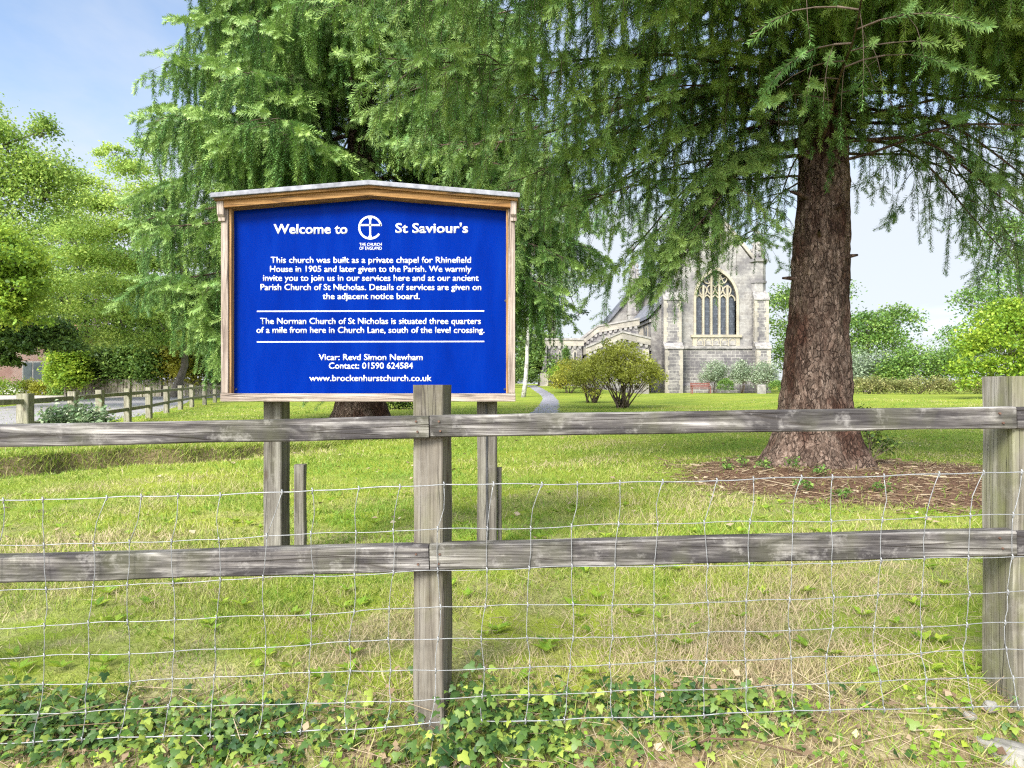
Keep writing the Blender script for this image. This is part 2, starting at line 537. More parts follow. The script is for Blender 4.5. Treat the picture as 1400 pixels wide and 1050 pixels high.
def strip_sheet(name, centre, halfw, mat, label, cat, dz=0.02, n_across=7, jitter=0.04):
    """a sheet laid on the ground along a centre line [(x,y)], half widths per point"""
    pts = [Vector((p[0], p[1])) for p in centre]
    fine, hw = [], []
    for i in range(len(pts) - 1):
        p0, p1, p2, p3 = pts[max(i - 1, 0)], pts[i], pts[i + 1], pts[min(i + 2, len(pts) - 1)]
        ns = max(3, int((p2 - p1).length / 0.35))
        for k in range(ns):
            t = k / ns
            q = 0.5 * ((2 * p1) + (p2 - p0) * t + (2 * p0 - 5 * p1 + 4 * p2 - p3) * t * t + (3 * p1 - p0 - 3 * p2 + p3) * t ** 3)
            fine.append(q)
            hw.append(halfw[i] * (1 - t) + halfw[i + 1] * t)
    V, F = [], []
    for i, p in enumerate(fine):
        d = (fine[min(i + 1, len(fine) - 1)] - fine[max(i - 1, 0)]).normalized()
        nrm = Vector((-d.y, d.x))
        for k in range(n_across):
            u = -1 + 2 * k / (n_across - 1)
            e = jitter * mnoise.noise(Vector((p.x * 2, p.y * 2, u * 3))) if k in (0, n_across - 1) else 0
            q = p + nrm * (u * hw[i] + e)
            edge = -0.03 if k in (0, n_across - 1) else 0
            V.append((q.x, q.y, gz(q.x, q.y) + dz + edge))
    for i in range(len(fine) - 1):
        for k in range(n_across - 1):
            a = i * n_across + k
            F.append((a, a + 1, a + n_across + 1, a + n_across))
    me = np_mesh(name, V, F, smooth=True)
    return tag(link(name, me, mat), label, cat, kind='structure')


M['path'] = noisy_mat('worn_asphalt', (0.17, 0.16, 0.17), (0.30, 0.285, 0.30), 5, 0.9, 0.4, 0.01)
M['drive'] = noisy_mat('gravelly_asphalt', (0.20, 0.185, 0.18), (0.34, 0.315, 0.30), 3.5, 0.9, 0.4, 0.01)
M['gravel'] = noisy_mat('pale_gravel', (0.34, 0.29, 0.25), (0.52, 0.46, 0.41), 9, 0.95, 0.5, 0.01)
strip_sheet('path', [(1.65, 60), (1.9, 52), (2.2, 46), (2.15, 40), (1.85, 34.5), (1.35, 27), (0.75, 20.5), (-0.9, 15.6), (-3.5, 14.6), (-8.2, 14.2)],
            [0.42, 0.45, 0.45, 0.45, 0.45, 0.48, 0.5, 0.5, 0.5, 0.5], M['path'],
            'narrow grey footpath winding over the lawn to the church', 'path', 0.022)
strip_sheet('driveway', [(-15.5, 8), (-15.0, 14), (-15.2, 20), (-16.6, 27), (-19.0, 34), (-21.5, 41), (-19.0, 47.5), (-12, 52)],
            [4.8, 4.8, 4.2, 3.4, 3.0, 3.0, 2.6, 2.2], M['drive'], 'grey gravelly driveway curving away behind the low rail fence', 'driveway', 0.03, 15, 0.15)
strip_sheet('gravel_forecourt', [(-24, 40), (-34, 44), (-48, 46)], [4.0, 4.5, 5.0], M['gravel'],
            'pale gravel forecourt in front of the brick house', 'forecourt', 0.045, 15, 0.2)

# ---------------------------------------------------------------- the near fence
def plank(path, w, h, seed=0, seg=28, wob=0.004, bev=0.006, y_front=True):
    """squared timber swept from path[0] to path[1]; w = thickness in y, h = height in z, path gives the centre of the section"""
    p0, p1 = Vector(path[0]), Vector(path[1])
    d = (p1 - p0).normalized()
    vert = abs(d.z) > 0.7
    a = Vector((0, 1, 0)) if not vert else Vector((0, 1, 0))
    a = (a - d * a.dot(d)).normalized()
    c = d.cross(a).normalized()
    sec = []
    hw, hh = w / 2, h / 2
    for sx, sy in ((-1, -1), (1, -1), (1, 1), (-1, 1)):
        o1 = (sx * (hw - bev), sy * hh)
        o2 = (sx * hw, sy * (hh - bev))
        sec += [o1, o2] if sx * sy < 0 else [o2, o1]
    sec = sorted(sec, key=lambda q: math.atan2(q[1] / hh, q[0] / hw))
    n = len(sec)
    V, F = [], []
    for i in range(seg + 1):
        t = i / seg
        p = p0.lerp(p1, t)
        for k, (u, v) in enumerate(sec):
            e1 = wob * mnoise.noise(Vector((t * 7 + seed * 3.1, k // 2 * 1.7, 0.3))) + 0.3 * wob * mnoise.noise(Vector((t * 31 + seed, k * 2.0, 4.3)))
            e2 = wob * mnoise.noise(Vector((t * 6 + seed * 5.7, k // 2 * 2.3, 9.1)))
            V.append(p + a * (u + e1) + c * (v + e2))
    for i in range(seg):
        for k in range(n):
            k2 = (k + 1) % n
            F.append((i * n + k, i * n + k2, (i + 1) * n + k2, (i + 1) * n + k))
    F.append(tuple(range(n)))
    F.append(tuple(seg * n + k for k in range(n - 1, -1, -1)))
    return V, F


fence = thing('wooden_fence', 'weathered post and rail fence with two grey rails across the foreground', 'fence', (-0.29, 2.55, -0.05))


def zpx(y, d):
    return EYE + (525 - y) / 960.0 * d


mb = MB()
V, F = plank(((-0.284, 2.555, -0.35), (-0.288, 2.555, 1.137)), 0.135, 0.108, 1, 30, 0.005, 0.004)
c, q = math.cos(R(-9)), math.sin(R(-9))
V = [((p[0] + 0.286) * c - (p[1] - 2.555) * q - 0.286, (p[0] + 0.286) * q + (p[1] - 2.555) * c + 2.555, p[2]) for p in V]
mb.add(V, F).build('post', M['post'], fence)
tag(COL.objects['post'], label='centre post with a sawn slightly split top')
# right hand post
mb = MB()
mb.add(*plank(((1.835, 2.555, -0.35), (1.835, 2.555, 1.168)), 0.17, 0.142, 5, 30, 0.005, 0.005))
mb.build('post', M['mossy_post'], fence)
mb = MB()
mb.add(*plank(((-2.40, 2.555, -0.4), (-2.40, 2.555, 1.08)), 0.12, 0.11, 7, 30, 0.005, 0.005))
mb.build('post', M['post'], fence)
mb = MB()
mb.add(*plank(((3.85, 2.56, -0.3), (3.85, 2.56, 1.22)), 0.12, 0.11, 8, 30, 0.005, 0.005))
mb.build('post', M['post'], fence)


def rail(x0, zt0, x1, zt1, h, yc, seed, wy=0.06, label=None):
    V, F = plank(((x0, yc, zt0 - h / 2), (x1, yc, zt1 - h / 2)), wy, h, seed, 60, 0.0045, 0.005)
    o = MB().add(V, F).build('rail', M['rail'], fence)
    if label:
        o['label'] = label


PXM = 391.0
def zr(y):
    return EYE + (525 - y) / PXM


rail(-2.42, zr(587), -0.291, zr(568.5), 0.078, 2.482, 11)
rail(-0.287, zr(568), 1.760, zr(556), 0.076, 2.480, 12)
rail(1.766, zr(556.5), 3.9, zr(545), 0.076, 2.486, 13)
rail(-2.42, zr(768), -0.291, zr(746), 0.091, 2.482, 14)
rail(-0.287, zr(745), 1.760, zr(725), 0.089, 2.480, 15, label='lower rail with yellow lichen spots')
rail(1.766, zr(726), 3.9, zr(706), 0.089, 2.486, 16)

M['rust'] = noisy_mat('rusty_nail', (0.06, 0.03, 0.02), (0.16, 0.09, 0.06), 60, .8, 0)
for x, y, zc in ((-.335, 2.451, zr(576)), (-.330, 2.451, zr(590)), (-.255, 2.449, zr(576)), (-.250, 2.449, zr(589)), (-.335, 2.451, zr(757)), (-.328, 2.451, zr(771)), (-.252, 2.449, zr(757)), (-.256, 2.449, zr(770)),
                 (1.70, 2.449, zr(565)), (1.712, 2.449, zr(578)), (1.70, 2.449, zr(735)), (1.71, 2.449, zr(749))):
    MB().tube([(x, y - .004, zc), (x, y + .006, zc)], .0038, 8).build('nail', M['rust'], fence)

# ---------------------------------------------------------------- wire netting on the fence
net = thing('wire_netting', 'thin grey wire stock netting stretched across the front of the wooden fence', 'wire netting', (0, 2.438, 0))
LW = [(683, 663, 645), (746, 723.5, 704), (805, 780, 762), (856, 831, 810), (899, 874, 853), (937, 914, 890), (973, 950, 923), (1009, 981, 956)]
stx = np.arange(-2.38, 3.8, 0.1525)
stx = stx + rng.normal(0, 0.006, len(stx))


def line_z(k, x):
    l, c, r = LW[k]
    px = 700 + x * 393.7
    y = np.interp(px, [-400, 0, 590, 1345, 2200], [l + (l - c) * 0.65, l, c, r, r - (c - r) * 0.9])
    sag = 3.0 * math.sin(max(0, min(1, (px - 590) / 755)) * math.pi) + 2.5 * math.sin(max(0, min(1, (px + 210) / 800)) * math.pi)
    dip = 1.6 * math.sin(x * 5.1 + k * 1.7) + 1.2 * math.sin(x * 11.3 + k)
    return EYE + (525 - (y + sag * (0.5 if k else 1.2) + dip * (0.45 if k == 0 else 0.8))) / 393.7


def net_y(k, x):
    return 2.438 + 0.008 * math.sin(x * 2.7 + k * 0.9) - (0.0 if k < 6 else 0.02 * (k - 5))


joints = np.zeros((len(LW), len(stx), 3))
for k in range(len(LW)):
    for j, x in enumerate(stx):
        lean = (0.02 * math.sin(j * 1.3) + 0.012 * rng.normal()) * (1.0 if k == 0 else 0.35)
        if k == 0:
            lean += 0.022
        lean += -0.012 * k * 0.25 + 0.006 * math.sin(j * 2.1 + k)
        xx = x + lean
        joints[k, j] = (xx, net_y(k, xx), line_z(k, xx))
for k in range(len(LW)):
    pts = []
    for j in range(len(stx) - 1):
        a, bq = Vector(joints[k, j]), Vector(joints[k, j + 1])
        for t in (0.0, 0.22, 0.5, 0.78):
            p = a.lerp(bq, t)
            p.z += -0.0016 * math.sin(t * math.pi) * (1 if (j + k) % 3 else -1.5)
            pts.append(p)
    pts.append(Vector(joints[k, -1]))
    MB().tube(pts, 0.0021 if k in (0, 7) else 0.0015, 5).build('line_wire', M['wire'], net, smooth=True)
for j in range(len(stx)):
    mb = MB()
    for k in range(len(LW) - 1):
        a, bq = Vector(joints[k, j]), Vector(joints[k + 1, j])
        bow = (0.012 if k == 0 else 0.004) * math.sin(j * 1.9 + k * 2.3)
        mid = a.lerp(bq, 0.55) + Vector((bow, 0.004 * math.sin(j + k), 0))
        q1 = a.lerp(bq, 0.25) + Vector((bow * 0.6, 0, 0))
        mb.tube([a + Vector((0, -0.002, 0.002)), q1, mid, a.lerp(bq, 0.8) + Vector((bow * 0.5, 0, 0)), bq + Vector((0, -0.002, -0.001))], 0.0014, 5)
    for k in range(len(LW)):      # the little hinge knots
        a = Vector(joints[k, j])
        mb.tube([a + Vector((-0.001, -0.003, 0.010)), a + Vector((0.003, -0.004, 0)), a + Vector((-0.001, -0.003, -0.010))], 0.0026, 5)
    mb.build('stay_wire', M['wire'], net, smooth=True)

# ---------------------------------------------------------------- the notice board
SP = 237.0


def sx(px):
    return (px - 700) / SP


def sz(py):
    return EYE + (525 - py) / SP


sign = thing('notice_board', 'blue church welcome board with white lettering in an oak frame on two posts', 'notice board', (-0.83, 4.1, gz(-0.83, 4.1)))
YF = 4.0
MB().box(-1.658, -1.617, YF, YF + 0.12, 1.088, 2.168).build('frame_stile', M['oak_grey'], sign, bevel=0.004)
MB().box(-0.021, 0.018, YF, YF + 0.12, 1.088, 2.168).build('frame_stile', M['oak_grey'], sign, bevel=0.004)
MB().box(-1.660, 0.020, YF - 0.004, YF + 0.12, 1.040, 1.086).build('frame_sill', M['oak_grey_h'], sign, bevel=0.004)
MB().box(-1.6168, -1.603, YF + 0.012, YF + 0.055, 1.0862, 2.172).build('inner_bead', M['oak_v'], sign, bevel=0.003)
MB().box(-0.034, -0.0212, YF + 0.012, YF + 0.055, 1.0862, 2.172).build('inner_bead', M['oak_v'], sign, bevel=0.003)
for x0, x1 in ((-1.668, -1.630), (-0.008, 0.026)):
    br = MB()
    br.prism_x([(YF - 0.035, 2.176), (YF + 0.0, 2.176), (YF + 0.0, 2.065), (YF - 0.012, 2.065), (YF - 0.014, 2.085), (YF - 0.030, 2.10)], x0, x1)
    br.build('roof_bracket', M['oak_grey'], sign, bevel=0.003)
AX = -0.803                                   # ridge of the little roof


def chev(z_edge, z_mid, thick, xl, xr):
    return [(xl, z_edge), (AX, z_mid), (xr, z_edge), (xr, z_edge + thick), (AX, z_mid + thick), (xl, z_edge + thick)]


MB().prism(chev(2.1345, 2.207, 0.046, -1.664, 0.024), YF - 0.030, YF + 0.070).build('frame_head', M['oak'], sign, bevel=0.004)
MB().prism(chev(2.172, 2.244, 0.012, -1.675, 0.032), YF - 0.052, YF + 0.125).build('roof_board', M['oak'], sign)
MB().prism(chev(2.1845, 2.2565, 0.026, -1.688, 0.044), YF - 0.070, YF + 0.30).build('roof', M['felt'], sign, bevel=0.003)
MB().prism([(-1.6165, 1.0865), (-0.0215, 1.0865), (-0.0215, 2.170), (AX, 2.238), (-1.6165, 2.170)], YF + 0.056, YF + 0.076).build('panel', M['blue'], sign)
panel = [o for o in COL.objects if o.name == 'panel'][0]
MB().box(-1.60, -0.03, YF + 0.0765, YF + 0.10, 1.09, 2.10).build('backing_board', M['board_grey'], sign)
for x0, x1, s, lab in ((-1.462, -1.355, 21, None), (-0.205, -0.090, 22, 'darker post split down the middle')):
    V, F = plank((((x0 + x1) / 2, YF + 0.21, -0.25), ((x0 + x1) / 2, YF + 0.21, 2.13)), 0.166, x1 - x0, s, 40, 0.004, 0.006)
    o = MB().add(V, F).build('leg', M['sign_post'], sign)
    if lab:
        o['label'] = lab
        V, F = plank((((x0 + x1) / 2 + 0.004, YF + 0.122, 0.1), ((x0 + x1) / 2 - 0.004, YF + 0.122, 1.02)), 0.012, 0.010, 40, 20, 0.006, 0.001)
        MB().add(V, F).build('crack', M['iron'], sign)
for x0, x1, ztop in ((-1.295, -1.235, 0.66), (-0.088, -0.062, 0.64)):
    V, F = plank((((x0 + x1) / 2, YF + 0.20, -0.2), ((x0 + x1) / 2, YF + 0.20, ztop)), 0.06, x1 - x0, 25, 20, 0.003, 0.004)
    MB().add(V, F).build('support_stake', M['sign_post'], sign)
for px, py in ((325, 287), (690, 287), (505, 270.5), (691, 411), (323, 532), (690, 532)):
    MB().tube([(sx(px), YF + 0.050, sz(py)), (sx(px), YF + 0.057, sz(py))], 0.006, 10).build('screw', M['iron'], sign)

YL = YF + 0.0545


def text_mesh(body, off=0.014):
    cu = bpy.data.curves.new('lettering', 'FONT')
    cu.body = body
    cu.size = 1.0
    cu.offset = off
    cu.resolution_u = 3
    ob = bpy.data.objects.new('lettering_tmp', cu)
    COL.objects.link(ob)
    dg = bpy.context.evaluated_depsgraph_get()
    me = bpy.data.meshes.new_from_object(ob.evaluated_get(dg))
    bpy.data.objects.remove(ob)
    bpy.data.curves.remove(cu)
    return me


def caph():
    me = text_mesh('H')
    zs = [v.co.y for v in me.vertices]
    bpy.data.meshes.remove(me)
    return max(zs), min(zs)


CAP, BASE = caph()


def letter(body, xl, xr, ybase, cap):
    me = text_mesh(body, 0.022 if cap > 10 else 0.004 if cap < 6 else 0.013)
    xs = [v.co.x for v in me.vertices]
    x0, x1 = min(xs), max(xs)
    kx = (xr - xl) / SP / (x1 - x0)
    kz = cap / SP / (CAP - BASE)
    for v in me.vertices:
        v.co = (sx(xl) + (v.co.x - x0) * kx, YL, sz(ybase) + (v.co.y - BASE) * kz)
    bm = bmesh.new()
    bm.from_mesh(me)
    bmesh.ops.recalc_face_normals(bm, faces=bm.faces)
    r = bmesh.ops.extrude_face_region(bm, geom=list(bm.faces))
    for e in r['geom']:
        if isinstance(e, bmesh.types.BMVert):
            e.co.y += 0.002
    bmesh.ops.recalc_face_normals(bm, faces=bm.faces)
    bm.to_mesh(me)
    bm.free()
    me.name = 'lettering'
    me.materials.clear()
    link('lettering', me, M['white'], panel)


for row in (("Welcome to", 374, 475, 319.6, 13.2), ("St Saviour's", 540.5, 640, 318.4, 13.2),
            ("THE CHURCH", 491.4, 521.9, 336.4, 4.4), ("OF ENGLAND", 491.4, 521.9, 341.6, 4.4),
            ("This church was built as a private chapel for Rhinefield", 370, 644, 359.6, 8.5),
            ("House in 1905 and later given to the Parish. We warmly", 369, 644.5, 371.9, 8.5),
            ("invite you to join us in our services here and at our ancient", 359.5, 654.5, 384.2, 8.5),
            ("Parish Church of St Nicholas. Details of services are given on", 356, 658, 396.8, 8.5),
            ("the adjacent notice board.", 441, 574, 409.2, 8.5),
            ("The Norman Church of St Nicholas is situated three quarters", 355.5, 657.5, 443.2, 8.5),
            ("of a mile from here in Church Lane, south of the level crossing.", 350.5, 662.5, 455.4, 8.5),
            ("Vicar: Revd Simon Newham", 435.5, 578, 492.6, 8.5), ("Contact: 01590 624584", 449.5, 564.5, 504.3, 8.5),
            ("www.brockenhurstchurch.co.uk", 422.8, 590.3, 521.2, 8.5)):
    letter(*row)
for y0, y1 in ((425.6, 425.0), (467.4, 466.8)):
    MB().prism([(sx(351), sz(y0 + 0.8)), (sx(662), sz(y1 + 0.8)), (sx(662), sz(y1 - 0.8)), (sx(351), sz(y0 - 0.8))], YL, YL + 0.002).build('rule', M['white'], panel)
# round emblem: an open ring with a cross
mb = MB()
cx, cz, ro, ri = sx(506), sz(311), 16.3 / SP, 13.6 / SP
a0, a1, ns = 8, 325, 60
poly = [(cx + ro * math.cos(R(a0 + (a1 - a0) * i / ns)), cz + ro * math.sin(R(a0 + (a1 - a0) * i / ns))) for i in range(ns + 1)]
poly2 = [(cx + ri * math.cos(R(a0 + (a1 - a0) * i / ns)), cz + ri * math.sin(R(a0 + (a1 - a0) * i / ns))) for i in range(ns + 1)]
for i in range(ns):
    mb.prism([poly[i], poly[i + 1], poly2[i + 1], poly2[i]], YL, YL + 0.002)
u = 1 / SP
mb.prism([(cx - 14.2 * u, cz + 2.2 * u), (cx + 15.4 * u, cz + 2.2 * u), (cx + 15.4 * u, cz + 4.6 * u), (cx - 14.2 * u, cz + 4.6 * u)], YL, YL + 0.0021)
mb.prism([(cx - 2.6 * u, cz - 13.2 * u), (cx + 2.6 * u, cz - 13.2 * u), (cx + 1.2 * u, cz - 10 * u), (cx + 1.2 * u, cz + 10 * u), (cx + 2.6 * u, cz + 13.2 * u), (cx - 2.6 * u, cz + 13.2 * u), (cx - 1.2 * u, cz + 10 * u), (cx - 1.2 * u, cz - 10 * u)], YL, YL + 0.0024)
mb.build('emblem', M['white'], panel)


# ---------------------------------------------------------------- foliage instancing
def frames(d, hint=None):
    """orthonormal frames whose third axis is d; returns (k,3,3) with columns x,y,z"""
    d = d / np.maximum(np.linalg.norm(d, axis=1, keepdims=True), 1e-9)
    h = rng.normal(size=d.shape) if hint is None else hint
    x = np.cross(h, d)
    bad = np.linalg.norm(x, axis=1) < 1e-4
    x[bad] = np.cross(np.array([0.3, 0.5, 0.8]), d[bad])
    x = x / np.maximum(np.linalg.norm(x, axis=1, keepdims=True), 1e-9)
    y = np.cross(d, x)
    return np.stack([x, y, d], 2)


def inst(tv, tf, pos, fr, scale, tint=None, tvar=None):
    """copy template (n,3),(m,f) to every frame; returns V,F,T"""
    k, n = len(pos), len(tv)
    sc = scale[:, None, None] if scale.ndim == 1 else scale[:, None, :]
    V = np.einsum('kij,knj->kni', fr, tv[None] * sc) + pos[:, None, :]
    F = (tf[None] + (np.arange(k) * n)[:, None, None]).reshape(-1, tf.shape[1])
    T = None
    if tint is not None:
        T = np.repeat(tint[:, None], n, 1)
        if tvar is not None:
            T = T + tvar[None]
        T = T.ravel()
    return V.reshape(-1, 3), F, T


def shoot_template(n, w, ln, seed, inc=(56, 84)):
    r = np.random.default_rng(seed)
    V, F = [], []
    for i in range(n):
        t = (i + r.random()) / n
        ph = i * 2.39996 + r.normal() * 0.3
        al = math.radians(r.uniform(*inc)) * (1 - 0.35 * t)
        l = ln * r.uniform(0.8, 1.15) * (1 - 0.25 * max(0, t - 0.7) / 0.3)
        d = np.array([math.cos(ph) * math.sin(al), math.sin(ph) * math.sin(al), math.cos(al)])
        tn = np.array([-math.sin(ph), math.cos(ph), 0])
        b = np.array([0, 0, t * 0.95])
        k = len(V)
        V += [b, b + d * l * .45 - tn * w / 2, b + d * l, b + d * l * .45 + tn * w / 2]
        F.append((k, k + 1, k + 2, k + 3))
    return np.array(V), np.array(F)


def twig_tubes(A, B, ra, rb):
    """thin three sided prisms from A to B"""
    d = B - A
    fr = frames(d)
    k = len(A)
    V = np.zeros((k, 6, 3))
    for i in range(3):
        a = i * 2 * math.pi / 3
        o = fr[:, :, 0] * math.cos(a) + fr[:, :, 1] * math.sin(a)
        V[:, i] = A + o * ra[:, None]
        V[:, i + 3] = B + o * rb[:, None]
    f = np.array([(0, 1, 4, 3), (1, 2, 5, 4), (2, 0, 3, 5)])
    F = (f[None] + (np.arange(k) * 6)[:, None, None]).reshape(-1, 4)
    return V.reshape(-1, 3), F


M['spruce'] = leaf_mat('spruce_needles', (0.028, 0.078, 0.024), (0.122, 0.245, 0.066), (0.34, 0.47, 0.125), 0.08, 0.42)
M['twig'] = noisy_mat('spruce_twigs', (0.07, 0.05, 0.035), (0.17, 0.125, 0.09), 12, 0.9, 0.0)

m, nt, b = new_mat('spruce_bark')
v = obj_co(nt, (1, 1, 0.5), rand=False)
wv = nd(nt, 'TexNoise', Vector=v, Scale=7.0, Detail=5.0)
vv = nd(nt, 'VectorMath', p_operation='ADD', i0=v, i1=nd(nt, 'VectorMath', p_operation='SCALE', i0=wv.outputs[1], Scale=0.16).outputs[0])
vo = nd(nt, 'TexVoronoi', Vector=vv.outputs[0], Scale=24.0, p_feature='DISTANCE_TO_EDGE')
vc = nd(nt, 'TexVoronoi', Vector=vv.outputs[0], Scale=24.0, p_feature='F1')
n1 = nd(nt, 'TexNoise', Vector=obj_co(nt, (1, 1, 0.5), False), Scale=2.6, Detail=6.0, Roughness=0.65)
n2 = nd(nt, 'TexNoise', Vector=obj_co(nt, (1, 1, 0.28), False), Scale=30.0, Detail=7.0, Roughness=0.75, Distortion=0.8)
n5 = nd(nt, 'TexNoise', Vector=obj_co(nt, (1, 1, 0.6), False), Scale=11.0, Detail=6.0, Roughness=0.7, Distortion=0.5)
grey = ramp(nt, n2.outputs[0], [(0.32, (0.050, 0.032, 0.023)), (0.48, (0.150, 0.104, 0.077)), (0.68, (0.33, 0.255, 0.20))])
red = ramp(nt, n2.outputs[0], [(0.32, (0.035, 0.016, 0.012)), (0.5, (0.062, 0.028, 0.018)), (0.7, (0.15, 0.078, 0.050))])
plate = mixc(nt, ramp(nt, n1.outputs[0], [(0.46, 0.0), (0.60, 0.92)]), grey, red)
vary = ramp(nt, nd(nt, 'SeparateColor', i0=vc.outputs['Color']).outputs[0], [(0.0, (0.55, 0.53, 0.52)), (1.0, (1.25, 1.2, 1.18))])
plate = mixc(nt, 0.85, plate, vary, 'MULTIPLY')
crack = mth(nt, 'MULTIPLY', ramp(nt, vo.outputs['Distance'], [(0.0, 1.0), (0.12, 0.0)]), ramp(nt, n5.outputs[0], [(0.40, 0.0), (0.56, 1.0)]))
colb = mixc(nt, crack, plate, (0.035, 0.020, 0.014))
nt.links.new(colb, b.inputs['Base Color'])
b.inputs['Roughness'].default_value = 0.92
b.inputs['Specular IOR Level'].default_value = 0.15
hgt = mth(nt, 'ADD', mth(nt, 'SUBTRACT', n5.outputs[0], mth(nt, 'MULTIPLY', crack, 0.5)), mth(nt, 'MULTIPLY', n2.outputs[0], 0.7))
bump(nt, b, hgt, 1.0, 0.035)
M['bark'] = m


def bark_trunk(mb_unused, base, zs, rs, xs, ys, nseg=72, nring=150, rough=0.016, flare_k=9, flare_amp=0.28, seed=0):
    """one solid tapered trunk with root ridges and flaky plates, world space arrays V,F"""
    z0, z1 = zs[0], zs[-1]
    V = []
    for i in range(nring + 1):
        t = i / nring
        z = z0 + (z1 - z0) * t ** 1.35
        r = np.interp(z, zs, rs)
        cx = np.interp(z, zs, xs)
        cy = np.interp(z, zs, ys)
        fl = max(0.0, 1 - (z - zs[0]) / 1.3) ** 1.6
        for k in range(nseg):
            a = 2 * math.pi * k / nseg
            root = flare_amp * fl * (math.sin(a * 4 + seed) * 0.5 + math.sin(a * 7 + 1.3 + seed) * 0.5)
            p = Vector((math.cos(a) * 2.2, math.sin(a) * 2.2, z * 1.0))
            w = mnoise.noise(p * 1.0 + Vector((seed, 0, 0))) * 0.022 + mnoise.noise(Vector((p.x * 3.2, p.y * 3.2, z * 3.4))) * rough + abs(mnoise.noise(Vector((p.x * 8, p.y * 8, z * 6.5)))) * rough * 1.1
            rr = r * (1 + root) + w
            V.append((cx + math.cos(a) * rr, cy + math.sin(a) * rr, z))
    F = []
    for i in range(nring):
        for k in range(nseg):
            k2 = (k + 1) % nseg
            F.append((i * nseg + k, i * nseg + k2, (i + 1) * nseg + k2, (i + 1) * nseg + k))
    return np.array(V), np.array(F)


